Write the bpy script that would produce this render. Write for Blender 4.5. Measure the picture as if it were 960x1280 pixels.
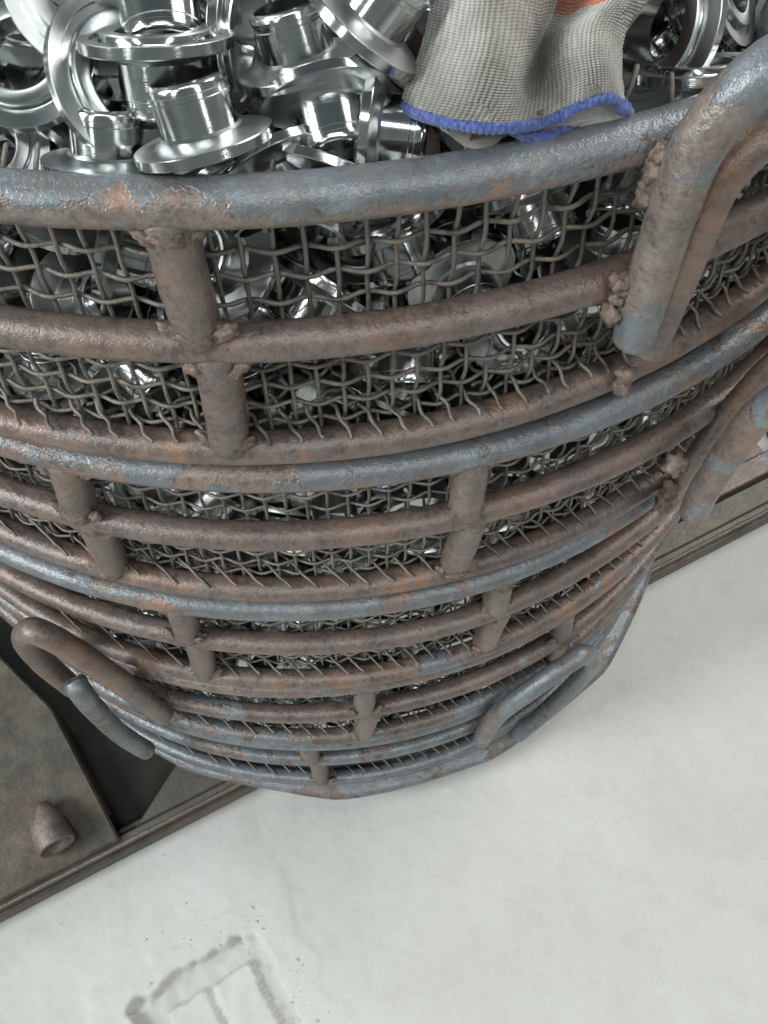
import bpy, bmesh, math, random
import numpy as np
from mathutils import Vector, Matrix, Quaternion, noise
random.seed(11)
PI = math.pi
for o in list(bpy.data.objects): bpy.data.objects.remove(o)
S = bpy.context.scene
COL = S.collection

# ---------------------------------------------------------------- camera
CAM = Vector((0, 0, 0.18063)); YAW, PITCH, ROLL, FPX = 0.005136, 1.077381, 0.022355, 1144.83
cyw, syw = math.cos(YAW), math.sin(YAW)
FWD = Vector((syw*math.cos(PITCH), cyw*math.cos(PITCH), -math.sin(PITCH)))
_r = Vector((cyw, -syw, 0)); _u = _r.cross(FWD)
RIGHT = math.cos(ROLL)*_r + math.sin(ROLL)*_u
UP = -math.sin(ROLL)*_r + math.cos(ROLL)*_u
cam = bpy.data.cameras.new('camera'); co = bpy.data.objects.new('camera', cam); COL.objects.link(co)
m = Matrix((RIGHT, UP, -FWD)).transposed().to_4x4(); m.translation = CAM; co.matrix_world = m
cam.sensor_fit = 'VERTICAL'; cam.sensor_height = 24; cam.lens = FPX/1280*24; cam.clip_start = .01; cam.clip_end = 100
S.camera = co
# ---------------------------------------------------------------- world, lamps, exposure (a factory hall lit by windows)
W = bpy.data.worlds.new('World'); S.world = W; W.use_nodes = True
_bg = W.node_tree.nodes['Background']; _bg.inputs[1].default_value = 0.19
_tc = W.node_tree.nodes.new('ShaderNodeTexCoord'); _sp = W.node_tree.nodes.new('ShaderNodeSeparateXYZ'); _rp = W.node_tree.nodes.new('ShaderNodeValToRGB')
W.node_tree.links.new(_tc.outputs['Generated'], _sp.inputs[0]); W.node_tree.links.new(_sp.outputs[2], _rp.inputs[0]); W.node_tree.links.new(_rp.outputs[0], _bg.inputs[0])
_rp.color_ramp.elements[0].position = 0.0; _rp.color_ramp.elements[0].color = (1.15, 1.3, 1.3, 1)      # pale walls at eye level
_rp.color_ramp.elements[1].position = 0.9; _rp.color_ramp.elements[1].color = (.50, .62, .64, 1)      # dim roof of the hall
S.view_settings.view_transform = 'Standard'; S.view_settings.look = 'None'
S.view_settings.exposure = 0.0; S.view_settings.gamma = 1
def lamp(name, loc, target, sx, sy, power, col=(1, 1, 1)):
    l = bpy.data.lights.new(name, 'AREA'); l.shape = 'RECTANGLE'; l.size = sx; l.size_y = sy; l.energy = power; l.color = col
    o = bpy.data.objects.new(name, l); COL.objects.link(o); o.location = loc
    o.rotation_euler = (Vector(target)-Vector(loc)).to_track_quat('-Z', 'Y').to_euler(); return o
lamp('window_light', (-2.3, -0.7, 1.15), (0, .3, -.3), .8, 1.3, 84, (.92, .98, 1))
lamp('door_light', (2.2, 1.5, 2.1), (0.1, .3, -.6), 2.0, 1.5, 88, (1, .98, .94))
lamp('skylight_light', (0.3, -1.6, 3.0), (0, .3, -.3), 2.6, .35, 46, (.97, 1, 1))
lamp('rear_window_light', (-1.9, 1.9, 1.7), (0, .4, 0), .4, 1.3, 22, (.92, 1, 1))
lamp('left_streak_lamp', (-1.5, -2.1, 1.5), (0, .3, -.2), .22, 1.3, 14, (.95, 1, 1))  # added narrow lamp, no known window, draws streaks on the steel
lamp('right_streak_lamp', (1.7, -1.6, 1.5), (0, .3, -.2), .20, 1.3, 12, (1, 1, 1))  # second added strip for steel streaks, not a real window

# ---------------------------------------------------------------- helpers
def ray(px, py): return RIGHT*((px-480)/FPX) - UP*((py-640)/FPX) + FWD
def bp(px, py, z):
    v = ray(px, py); return CAM + v*((z-CAM.z)/v.z)
def bpd(px, py, d): return CAM + ray(px, py)*d
def mat(name, build):
    m = bpy.data.materials.get(name)
    if m: return m
    m = bpy.data.materials.new(name); m.use_nodes = True; nt = m.node_tree
    b = nt.nodes['Principled BSDF']; build(nt, b); return m
class NT:
    def __init__(s, nt): s.nt = nt
    def n(s, t, **k):
        x = s.nt.nodes.new(t)
        for a, b in k.items():
            if a[0] == 'i': x.inputs[int(a[1:])].default_value = b
            else: setattr(x, a, b)
        return x
    def l(s, a, b): s.nt.links.new(a, b)
    def noise(s, co, scale, detail=4, rough=.55, off=None):
        x = s.n('ShaderNodeTexNoise'); x.inputs['Scale'].default_value = scale; x.inputs['Detail'].default_value = detail
        x.inputs['Roughness'].default_value = rough
        if off is not None:
            mp = s.n('ShaderNodeMapping'); mp.inputs['Location'].default_value = off; s.l(co, mp.inputs['Vector']); co = mp.outputs[0]
        s.l(co, x.inputs['Vector']); return x.outputs[0]
    def ramp(s, f, stops, mode='LINEAR'):
        r = s.n('ShaderNodeValToRGB'); r.color_ramp.interpolation = mode; e = r.color_ramp.elements
        while len(e) < len(stops): e.new(.5)
        for q, (p, c) in zip(e, stops): q.position = p; q.color = c if len(c) == 4 else (*c, 1)
        s.l(f, r.inputs[0]); return r.outputs[0]
    def math(s, op, a, b=None):
        x = s.n('ShaderNodeMath', operation=op)
        for i, v in enumerate((a, b)):
            if v is None: continue
            if isinstance(v, (int, float)): x.inputs[i].default_value = v
            else: s.l(v, x.inputs[i])
        return x.outputs[0]
    def mix(s, f, a, b):
        x = s.n('ShaderNodeMix', data_type='RGBA'); 
        for i, v in ((0, f), (6, a), (7, b)):
            if isinstance(v, (int, float)): x.inputs[i].default_value = v
            elif isinstance(v, tuple): x.inputs[i].default_value = (*v, 1)
            else: s.l(v, x.inputs[i])
        return x.outputs[2]
    def bump(s, h, st, dist, nrm=None):
        x = s.n('ShaderNodeBump'); x.inputs['Strength'].default_value = st; x.inputs['Distance'].default_value = dist
        s.l(h, x.inputs['Height'])
        if nrm: s.l(nrm, x.inputs['Normal'])
        return x.outputs[0]

def rusty(paint, seed, upper=0.0, gloss=.40, orange=.5, tan=0.0):
    """worn blue-grey paint over brown rust; upper>0 keeps more paint on the upper half of the bar; tan makes the rust paler"""
    def b(nt, p):
        N = NT(nt); tc = N.n('ShaderNodeTexCoord').outputs['Object']
        off = (seed*1.7, seed*.9, seed*2.3)
        big = N.noise(tc, 22, 6, .66, off); mid = N.noise(tc, 75, 5, .65, off); fine = N.noise(tc, 420, 3, .6, off); vf = N.noise(tc, 1500, 2, .5)
        def c3(a, k=.86+.45*tan, g=tan): return (a[0]*k*(1-.04*g), a[1]*k*(1+.06*g), a[2]*k*(1+.06*g))
        rust = N.ramp(mid, [(.25, c3((.058, .040, .034))), (.42, c3((.112, .082, .070))), (.58, c3((.160, .120, .102))), (.78, c3((.225, .150, .108)))])
        rust = N.mix(N.math('MULTIPLY', N.ramp(fine, [(.42, (0, 0, 0)), (.72, (1, 1, 1))]), .5), rust, c3((.23, .19, .175)))
        rust = N.mix(N.math('MULTIPLY', N.ramp(fine, [(.30, (1, 1, 1)), (.40, (0, 0, 0))]), .55), rust, (.045, .030, .025))
        og = N.ramp(N.noise(tc, 38, 7, .75, (seed, 4, 1)), [(.49, (0, 0, 0)), (.62, (1, 1, 1))])
        rust = N.mix(N.math('MULTIPLY', og, orange), rust, (.31, .165, .09))
        pc = N.ramp(N.noise(tc, 60, 6, .7, (3, seed, 2)), [(.3, (.088, .108, .126)), (.5, (.140, .166, .184)), (.72, (.225, .262, .28))])
        pc = N.mix(N.math('MULTIPLY', N.ramp(fine, [(.47, (0, 0, 0)), (.66, (1, 1, 1))]), .55), pc, (.095, .095, .10))
        pc = N.mix(N.math('MULTIPLY', N.ramp(N.noise(tc, 140, 5, .7, (7, seed, 2)), [(.47, (0, 0, 0)), (.62, (1, 1, 1))]), .6), pc, (.15, .128, .115))
        src = N.math('ADD', N.math('MULTIPLY', big, .72), N.math('ADD', N.math('MULTIPLY', mid, .22), N.math('MULTIPLY', fine, .06)))
        if upper:
            sx = N.n('ShaderNodeSeparateXYZ'); N.l(tc, sx.inputs[0])
            src = N.math('ADD', src, N.math('MULTIPLY', sx.outputs[2], upper))
        t = .70-.40*paint
        mask = N.ramp(src, [(t-.008, (0, 0, 0)), (t+.008, (1, 1, 1))])
        c = N.mix(N.math('MULTIPLY', mask, .93), rust, pc)
        N.l(c, p.inputs['Base Color'])
        r = N.math('ADD', N.math('MULTIPLY', fine, .34), gloss-.17)
        r = N.math('SUBTRACT', r, N.math('MULTIPLY', mask, .05)); N.l(r, p.inputs['Roughness'])
        p.inputs['Metallic'].default_value = .22; p.inputs['Specular IOR Level'].default_value = .75
        h = N.math('ADD', N.math('MULTIPLY', mask, .45), N.math('ADD', N.math('MULTIPLY', fine, .9), N.math('MULTIPLY', vf, .35)))
        h = N.math('ADD', h, N.math('MULTIPLY', mid, 1.0))
        N.l(N.bump(h, .5, .0010), p.inputs['Normal'])
    return mat('rusty_%s_%s_%s_%s_%s' % (paint, seed, upper, orange, tan), b)
def m_weld():
    def b(nt, p):
        N = NT(nt); tc = N.n('ShaderNodeTexCoord').outputs['Object']
        a = N.noise(tc, 170, 6, .7); f = N.noise(tc, 600, 3, .6)
        N.l(N.ramp(a, [(.3, (.06, .040, .033)), (.5, (.15, .108, .088)), (.62, (.22, .155, .12)), (.72, (.42, .34, .29))]), p.inputs['Base Color'])
        p.inputs['Roughness'].default_value = .5; p.inputs['Metallic'].default_value = .15
        N.l(N.bump(N.math('ADD', a, N.math('MULTIPLY', f, .4)), .8, .0015), p.inputs['Normal'])
    return mat('weld', b)
def m_wire():
    def b(nt, p):
        N = NT(nt); tc = N.n('ShaderNodeTexCoord').outputs['Object']
        a = N.noise(tc, 120, 4, .6); f = N.noise(tc, 900, 3, .6)
        N.l(N.ramp(a, [(.3, (.085, .072, .060)), (.5, (.170, .152, .130)), (.68, (.23, .195, .16)), (.8, (.22, .14, .09))]), p.inputs['Base Color'])
        p.inputs['Roughness'].default_value = .55; p.inputs['Metallic'].default_value = .3
        N.l(N.bump(f, .8, .0006), p.inputs['Normal'])
    return mat('wire', b)
def m_steel(k=0):
    def b(nt, p):
        N = NT(nt); tc = N.n('ShaderNodeTexCoord').outputs['Object']
        mp = N.n('ShaderNodeSeparateXYZ'); N.l(tc, mp.inputs[0])
        # turning marks: fine rings about the axis, on faces and barrel
        rad = N.n('ShaderNodeVectorMath', operation='LENGTH'); cx = N.n('ShaderNodeCombineXYZ'); N.l(mp.outputs[0], cx.inputs[0]); N.l(mp.outputs[1], cx.inputs[1]); N.l(cx.outputs[0], rad.inputs[0])
        t = N.math('ADD', N.math('MULTIPLY', rad.outputs['Value'], 3600.), N.math('MULTIPLY', mp.outputs[2], 2900.))
        c1 = N.n('ShaderNodeCombineXYZ'); N.l(t, c1.inputs[0])
        rings = N.noise(c1.outputs[0], 1.0, 3, .7)
        sm = N.noise(tc, 160, 3, .5)
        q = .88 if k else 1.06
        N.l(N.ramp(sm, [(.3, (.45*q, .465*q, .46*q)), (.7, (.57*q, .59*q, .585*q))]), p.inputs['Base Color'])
        p.inputs['Metallic'].default_value = 1
        # faces and cones are left satin from the lathe, the barrel is polished
        tn = N.n('ShaderNodeTexCoord'); sn = N.n('ShaderNodeSeparateXYZ'); N.l(tn.outputs['Normal'], sn.inputs[0])
        face = N.ramp(N.math('ABSOLUTE', sn.outputs[2]), [(.35, (0, 0, 0)), (.75, (1, 1, 1))])
        r0 = N.math('ADD', N.math('MULTIPLY', rings, .12), .07+.05*k)
        N.l(N.math('ADD', r0, N.math('MULTIPLY', face, .17)), p.inputs['Roughness'])
        N.l(N.math('MULTIPLY', face, .8), p.inputs['Anisotropic'])
        tg = N.n('ShaderNodeTangent', direction_type='RADIAL', axis='Z'); N.l(tg.outputs[0], p.inputs['Tangent'])
        N.l(N.bump(rings, .22, .00014), p.inputs['Normal'])
    return mat('turned_steel_%d' % k, b)

def mesh_obj(name, verts, faces, material, parent=None, smooth=True, loc=None):
    me = bpy.data.meshes.new(name); me.from_pydata([tuple(v) for v in verts], [], faces); me.update()
    if smooth: me.polygons.foreach_set('use_smooth', [True]*len(me.polygons))
    o = bpy.data.objects.new(name, me); COL.objects.link(o)
    if material: me.materials.append(material)
    if parent: o.parent = parent
    if loc is not None: o.location = loc
    return o
def inst(name, me, parent=None, matrix=None):
    o = bpy.data.objects.new(name, me); COL.objects.link(o)
    if parent: o.parent = parent
    if matrix is not None: o.matrix_local = matrix
    return o
def empty(name, loc, label, cat, group=None):
    o = bpy.data.objects.new(name, None); COL.objects.link(o); o.location = loc; o.empty_display_size = .05
    tag(o, label, cat, group); return o
def tag(o, label=None, cat=None, group=None, kind=None):
    for k, v in (('label', label), ('category', cat), ('group', group), ('kind', kind)):
        if v: o[k] = v
    return o

def tube(pts, rad, n=10, closed=False, caps=True, vf=None, jit=0, seed=0):
    """verts, faces of a tube along pts; rad number or list"""
    P = [Vector(p) for p in pts]; L = len(P); V = []; F = []
    T = []
    for i in range(L):
        a = P[(i-1) % L] if (closed or i > 0) else P[i]; b = P[(i+1) % L] if (closed or i < L-1) else P[i]
        T.append((b-a).normalized())
    up = Vector((0, 0, 1)) if abs(T[0].z) < .9 else Vector((1, 0, 0))
    nrm = (up - T[0]*up.dot(T[0])).normalized()
    Ns = [nrm]
    for i in range(1, L):
        v = Ns[-1] - T[i]*Ns[-1].dot(T[i]); Ns.append(v.normalized())
    if closed:   # rings are planar, no twist
        Ns = [(Vector((0, 0, 1)) - t*t.z).normalized() for t in T]
    for i in range(L):
        r = rad[i] if isinstance(rad, (list, tuple)) else rad
        B = T[i].cross(Ns[i])
        for k in range(n):
            a = 2*PI*k/n; q = r
            d = Ns[i]*math.cos(a)+B*math.sin(a)
            if jit: q *= 1+jit*noise.noise((P[i]+d*r)*90+Vector((seed, seed, 0)))+jit*.6*noise.noise((P[i]+d*r)*260+Vector((seed, 1, 0)))
            V.append(P[i]+d*q)
    M = L if closed else L-1
    for i in range(M):
        for k in range(n):
            a = i*n+k; b = i*n+(k+1) % n; c = ((i+1) % L)*n+(k+1) % n; d = ((i+1) % L)*n+k
            F.append((a, b, c, d))
    if not closed and caps:
        for end, i, s in ((0, 0, -1), (1, L-1, 1)):
            r = rad[i] if isinstance(rad, (list, tuple)) else rad
            base = i*n
            ring2 = len(V); B = T[i].cross(Ns[i])
            for k in range(n):
                a = 2*PI*k/n; V.append(P[i]+(Ns[i]*math.cos(a)+B*math.sin(a))*r*.72+T[i]*s*r*.35)
            for k in range(n):
                f = (base+k, base+(k+1) % n, ring2+(k+1) % n, ring2+k); F.append(f if s > 0 else f[::-1])
            f = tuple(range(ring2, ring2+n)); F.append(f if s > 0 else f[::-1])
    return V, F
def join(parts):
    V = []; F = []
    for v, f in parts:
        o = len(V); V += list(v); F += [tuple(i+o for i in q) for q in f]
    return V, F
def smooth_path(P, k=8):
    P = [Vector(p) for p in P]; out = []
    for i in range(len(P)-1):
        a = P[max(i-1, 0)]; b = P[i]; c = P[i+1]; d = P[min(i+2, len(P)-1)]
        for j in range(k):
            t = j/k
            out.append(.5*((2*b)+(c-a)*t+(2*a-5*b+4*c-d)*t*t+(3*b-a-3*c+d)*t**3))
    return out+[P[-1]]
def blob(c, r, seed, squash=(1, 1, 1), amp=.35, sub=3):
    bm = bmesh.new(); bmesh.ops.create_icosphere(bm, subdivisions=sub, radius=1)
    V = []
    for v in bm.verts:
        n = v.co.normalized(); q = 1+amp*noise.noise(n*1.6+Vector((seed*3.1, seed, 0)))+amp*.5*noise.noise(n*4+Vector((seed, 7, 0)))
        V.append(Vector(c)+Vector((n.x*squash[0], n.y*squash[1], n.z*squash[2]))*r*q)
    F = [tuple(v.index for v in f.verts) for f in bm.faces]; bm.free(); return V, F

# ---------------------------------------------------------------- floor
ZP = -.703                 # top of the platform plate
ZF = -.735                 # concrete floor
E0 = bp(0, 1137, ZP); E1 = bp(960, 640, ZP)            # front top edge of the platform
EU = (E1-E0).normalized(); EV = Vector((-EU.y, EU.x, 0))
HC = bp(300, 1262, ZF)                                # broken hole in the screed
def floor_h(x, y):
    v = Vector((x, y, 0)); h = .0012*noise.noise(v*9)+.0007*noise.noise(v*40)+.0003*noise.noise(v*130)
    # slab-shaped hole, long side along the platform direction
    d = Vector((x, y, 0))-Vector((HC.x, HC.y, 0)); a = math.radians(-24)
    U = Vector((math.cos(a), math.sin(a), 0)); 
    p = d.x*math.cos(.55)+d.y*math.sin(.55); q = -d.x*math.sin(.55)+d.y*math.cos(.55)
    wob = .009*noise.noise(v*24)+.006*noise.noise(v*60)+.003*noise.noise(v*150)
    e = max(abs(p+.02)-.062, q-.052, -q-.12)+wob           # <0 inside
    e2 = max(abs(p+.02)-.098, q-.080, -q-.2)+.016*noise.noise(v*28)+.006*noise.noise(v*90)
    if e2 < 0: h += .0012*min(1, -e2/.006)                 # thin skim around it
    if e < .012:
        h += .0022*max(0, 1-abs(e-.004)/.006)*max(0, 1.6*noise.noise(v*45))
    if e < 0:
        dep = .011*min(1, -e/.004)
        in2 = max(abs(p+.016)-.040, q-.030, -q-.13)+wob*.4
        if in2 < 0: dep = .005+.002*(1 if abs(p+.016) < .003 else 0)*2
        h -= dep*(1+.22*noise.noise(v*90))
    return h
def axis(lo, hi, step, far):
    a = list(np.arange(lo, hi, step)); g = step; x = a[-1]; R_ = []
    while x < far: g *= 1.35; x += g; R_.append(x)
    g = step; x = a[0]; L_ = []
    while x > -far: g *= 1.35; x -= g; L_.append(x)
    return L_[::-1]+a+R_
X = axis(-.45, .55, .0026, 9); Y = axis(-.06, .50, .0026, 9)
V = [(x, y, floor_h(x, y) if (-.6 < x < .7 and -.2 < y < .7) else 0) for y in Y for x in X]
nx = len(X)
F = [(j*nx+i, j*nx+i+1, (j+1)*nx+i+1, (j+1)*nx+i) for j in range(len(Y)-1) for i in range(nx-1)]
def b(nt, p):
    N = NT(nt); tc = N.n('ShaderNodeTexCoord').outputs['Object']
    a = N.noise(tc, 5, 6, .6); c = N.noise(tc, 30, 6, .7); f = N.noise(tc, 260, 4, .7); g = N.noise(tc, 900, 2, .6)
    base = N.ramp(a, [(.3, (.435, .435, .408)), (.5, (.475, .475, .448)), (.7, (.505, .507, .482))])
    st = N.ramp(c, [(.30, (.86, .86, .83)), (.50, (1, 1, 1)), (.68, (.95, .945, .92))])
    x = N.n('ShaderNodeMix', data_type='RGBA', blend_type='MULTIPLY'); x.inputs[0].default_value = .6; N.l(base, x.inputs[6]); N.l(st, x.inputs[7])
    sp = N.ramp(f, [(.27, (.6, .6, .56)), (.36, (.94, .94, .94)), (.6, (1, 1, 1)), (.7, (1.05, 1.05, 1.05))])
    y = N.n('ShaderNodeMix', data_type='RGBA', blend_type='MULTIPLY'); y.inputs[0].default_value = .5; N.l(x.outputs[2], y.inputs[6]); N.l(sp, y.inputs[7])
    # pits of the broken patch hold grey dirt
    sx = N.n('ShaderNodeSeparateXYZ'); N.l(tc, sx.inputs[0])
    low = N.ramp(N.math('MULTIPLY', sx.outputs[2], -1), [(.004, (0, 0, 0)), (.010, (1, 1, 1))])
    z = N.mix(N.math('MULTIPLY', low, .40), N.mix(N.math('MULTIPLY', N.ramp(N.noise(tc, 11, 7, .75, (4, 2, 0)), [(.52, (0, 0, 0)), (.64, (1, 1, 1))]), .22), N.mix(N.math('MULTIPLY', N.ramp(N.noise(tc, 700, 2, .6), [(.60, (0, 0, 0)), (.68, (1, 1, 1))]), .30), y.outputs[2], (.30, .30, .28)), (.40, .395, .365)), (.30, .31, .28))
    N.l(z, p.inputs['Base Color']); p.inputs['Roughness'].default_value = .82
    N.l(N.bump(N.math('ADD', N.math('ADD', f, c), N.math('MULTIPLY', g, .6)), .32, .0011), p.inputs['Normal'])
fl = mesh_obj('floor', V, F, mat('concrete', b), loc=(0, 0, ZF)); tag(fl, 'pale worn concrete floor with a broken patch', kind='structure')
# crumbs
ico = [blob((0, 0, 0), 1, s, (1, 1, .6), .5, 1) for s in range(4)]
parts = []
for i in range(150):
    if i < 110:
        a = random.uniform(0, 2*PI); r = .06+abs(random.gauss(0, .02)); x = HC.x+r*math.cos(a)-.02; y = HC.y+r*math.sin(a)*.8
    else: x = random.uniform(-.3, .5); y = random.uniform(0, .3)
    s = .0004+.0013*random.random()**3 if i < 110 else random.uniform(.0003, .0008)
    v, f = ico[i % 4]; parts.append(([q*s+Vector((x, y, floor_h(x, y)+s*.3)) for q in v], f))
V, F = join(parts)
def b(nt, p): p.inputs['Base Color'].default_value = (.46, .46, .43, 1); p.inputs['Roughness'].default_value = .9
tag(mesh_obj('concrete_crumbs', V, F, mat('crumb', b), loc=(0, 0, ZF)), 'loose grey concrete crumbs scattered around the broken patch', 'crumbs', kind='stuff')

# ---------------------------------------------------------------- platform under the stack
def plate_mat(clean=False):
    def b(nt, p):
        N = NT(nt); tc = N.n('ShaderNodeTexCoord').outputs['Object']
        a = N.noise(tc, 9, 7, .7, (2, 1, 0)); c = N.noise(tc, 26, 6, .7); f = N.noise(tc, 220, 4, .7)
        base = N.ramp(c, [(.3, (.036, .034, .029)), (.5, (.074, .066, .053)), (.7, (.125, .112, .088))])
        rs = N.ramp(a, [(.43, (0, 0, 0)), (.58, (1, 1, 1))])
        base = N.mix(N.math('MULTIPLY', rs, .25 if clean else .8), base, N.ramp(c, [(.3, (.060, .043, .030)), (.6, (.12, .085, .058)), (.75, (.22, .125, .065))]))
        if clean: base = N.mix(.35, base, (.14, .135, .12))
        N.l(base, p.inputs['Base Color']); p.inputs['Metallic'].default_value = .3
        N.l(N.math('ADD', N.math('MULTIPLY', f, .3), .33), p.inputs['Roughness'])
        N.l(N.bump(N.math('ADD', f, c), .5, .0012), p.inputs['Normal'])
    return mat('platform_steel_%d' % clean, b)
def prism(poly, z0, z1, bev=.0015):
    """bevelled slab on a plan polygon"""
    n = len(poly); c = sum(poly, Vector((0, 0, 0)))/n
    def ins(d): 
        out = []
        for i in range(n):
            a = poly[i]-poly[i-1]; b2 = poly[(i+1) % n]-poly[i]; a.normalize(); b2.normalize()
            na = Vector((-a.y, a.x, 0)); nb = Vector((-b2.y, b2.x, 0)); m_ = (na+nb); m_ = m_/(m_.dot(na) or 1)
            out.append(poly[i]+m_*d)
        return out
    A = [Vector((p.x, p.y, z0)) for p in poly]; B = [Vector((p.x, p.y, z1-bev)) for p in poly]; T = [Vector((p.x, p.y, z1)) for p in ins(bev)]
    V = A+B+T; F = [tuple(range(2*n, 3*n)), tuple(range(n-1, -1, -1))]
    for i in range(n):
        j = (i+1) % n; F += [(i, j, n+j, n+i), (n+i, n+j, 2*n+j, 2*n+i)]
    return V, F
def uv(u, v): q = E0+EU*u+EV*v; return Vector((q.x, q.y, 0))
PM = plate_mat(); BMAT = plate_mat(True)
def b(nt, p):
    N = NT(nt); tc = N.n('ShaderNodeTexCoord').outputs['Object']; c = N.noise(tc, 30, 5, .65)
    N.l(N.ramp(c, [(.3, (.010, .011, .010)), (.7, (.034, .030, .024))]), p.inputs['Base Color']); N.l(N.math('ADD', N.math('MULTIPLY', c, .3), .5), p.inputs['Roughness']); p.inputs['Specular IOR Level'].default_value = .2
SHADOW_MAT = mat('shadow_dark_steel', b)  # near-black colour standing in for the shadow beside the stack
plat = empty('steel_platform', (0, .5, ZF), 'dark rusty flat steel platform carrying the basket stack above the floor', 'platform')
plat_inv = Matrix.Translation((0, -.5, -ZF))
def ppart(name, vf, mt, smooth=False):
    o = mesh_obj(name, [Vector(v)-plat.location for v in vf[0]], vf[1], mt, plat, smooth); return o
bw = .036                                   # width of the front beam flange
uL = (bp(690, 770, ZP)-E0).dot(EU)-.33
ppart('front_beam', join([prism([uv(-1.2, 0), uv(2.4, 0), uv(2.4, .010), uv(-1.2, .010)], ZP-.007, ZP, .0015)]), BMAT)
ppart('beam_flange', prism([uv(uL+.33, .0105), uv(2.4, .0105), uv(2.4, bw), uv(uL+.33, bw)], ZP-.008, ZP-.0012), BMAT)
ppart('beam_lip', join([prism([uv(-1.2, -.004), uv(2.4, -.004), uv(2.4, .004), uv(-1.2, .004)], ZF+.004, ZP-.009, .001)]), PM)
wl = []
for i in range(150):
    t = -.30+i*.012; q = E0+EU*t+EV*(.0015); wl.append(Vector((q.x, q.y, ZP+.0002*math.sin(i*2.1))))
ppart('weld_seam', tube(wl, .0022, 6, jit=.3), rusty(.0, 33, 0, .5, .3), True)
w0 = bp(152, 1060, ZP); w1 = bp(226, 944, ZP); w0 = Vector((w0.x, w0.y, 0)); w1 = Vector((w1.x, w1.y, 0))
ppart('front_beam_web', prism([uv(-1.2, .012), uv(uL+.33, .012), uv(uL+.33, .018), uv(-1.2, .018)], ZF+.004, ZP-.009), PM)
ppart('deck_plate', prism([uv(.130, .0108), uv(uL+.3295, .0108), uv(uL+.3295, .9), w1+(w1-w0).normalized()*.35, w1], ZP-.008, ZP-.0022), BMAT)
ppart('shadow_pan', prism([uv(-1.2, .019), uv(uL+.3, .019), uv(uL+.3, 1.3), uv(-1.2, 1.3)], ZF+.003, ZF+.008), SHADOW_MAT)  # added dark pan, paints the stack's shadow wedge on the platform
# raised side plate at left with its rusty edge
s0 = bp(149, 1047, ZP+.008); s1 = bp(60, 880, ZP+.02); s2 = bp(-60, 760, ZP+.02)
su = [Vector((q.x, q.y, 0)) for q in (s0, s1, s2)]
ra = [uv(-1.2, .004), uv((su[0]-E0).dot(EU)-.002, .005), su[0], su[1], su[2], su[2]+Vector((-.9, .5, 0)), su[2]+Vector((-1.2, -.2, 0))]
ppart('raised_plate', prism(ra, ZP+.0015, ZP+.008, .002), PM)
ppart('raised_plate_wall', prism([su[0]+(su[1]-su[0])*.22, su[0]+(su[1]-su[0])*1.0, su[1]+(su[1]-su[0]).normalized().cross(Vector((0,0,1)))*-.008, su[0]+(su[1]-su[0])*.22+(su[1]-su[0]).normalized().cross(Vector((0,0,1)))*-.008], ZF+.009, ZP+.001), rusty(0, 39, 0, .5, .9))
# short pipe socket let into the plate
a0 = bp(54, 1018, ZP+.0225); a1 = bp(68, 1050, ZP+.0245)
ax = (a1-a0).normalized(); V = []; F = []
NR = 28; side = ax.cross(Vector((0, 0, 1))).normalized(); upv = side.cross(ax)
prof = [(t*.8+.006, r*.78) for t, r in [(-.022, .004), (-.018, .011), (-.008, .0165), (.006, .0195), (.020, .0208), (.032, .0212), (.035, .0205), (.0345, .0180), (.024, .0172), (.0, .014), (-.01, .001)]]
for t, r in prof:
    for k in range(NR):
        a = 2*PI*k/NR; q = a0+ax*t+(side*math.cos(a)+upv*math.sin(a)*.92)*r*(1+.04*noise.noise(Vector((t*60, k*.6, 2))))
        V.append(q)
for i in range(len(prof)-1):
    for k in range(NR): F.append((i*NR+k, i*NR+(k+1) % NR, (i+1)*NR+(k+1) % NR, (i+1)*NR+k))
ppart('pipe_socket', (V, F), rusty(.25, 41, 0, .45, .3, .3), True)
# slats behind the front beam, right of the stack: floor shows between them
for k in range(5):
    u0 = (bp(912, 590, ZP).copy()-E0).dot(EU)+.030+.075*k
    ppart('cross_slat', prism([uv(u0, bw+.03), uv(u0+.03, bw+.03), uv(u0+.03, .75), uv(u0, .75)], ZP-.02, ZP-.010), rusty(.1, 35, 0, .45, .3))
ppart('inner_rail', prism([uv(uL+.335, bw+.006), uv(2.4, bw+.006), uv(2.4, bw+.030), uv(uL+.335, bw+.030)], ZP-.022, ZP-.006), rusty(.25, 37, 0, .4, .2))

# ---------------------------------------------------------------- baskets
BK = {'A': ((-.0665, .5343), [(.0028, .3458), (-.0542, .3470), (-.1241, .3430)]),
      'B': ((-.0573, .5340), [(-.1444, .3435), (-.1897, .3482), (-.2621, .3435)]),
      'C': ((-.0605, .5326), [(-.2765, .3469), (-.3314, .3463), (-.4008, .3458)]),
      'D': ((-.0643, .5307), [(-.4153, .3446), (-.4677, .3478), (-.5391, .3458)]),
      'E': ((-.0619, .5302), [(-.5534, .3460), (-.6062, .3454), (-.6776, .3473)])}
BR = .0071
def on_ring(px, py, cx, cy, z):
    q = bp(px, py, z); return math.atan2(q.y-cy, q.x-cx)
def theta_at(px, cx, cy, r, z):
    """angle at which the near side of the circle crosses image column px"""
    best = None
    for i in range(1200):
        a = -PI+PI*i/1200; P = Vector((cx+r*math.cos(a), cy+r*math.sin(a), z)); v = P-CAM; d = v.dot(FWD)
        if d < .05: continue
        x = 480+FPX*v.dot(RIGHT)/d
        if best is None or abs(x-px) < best[0]: best = (abs(x-px), a)
    return best[1]
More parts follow.
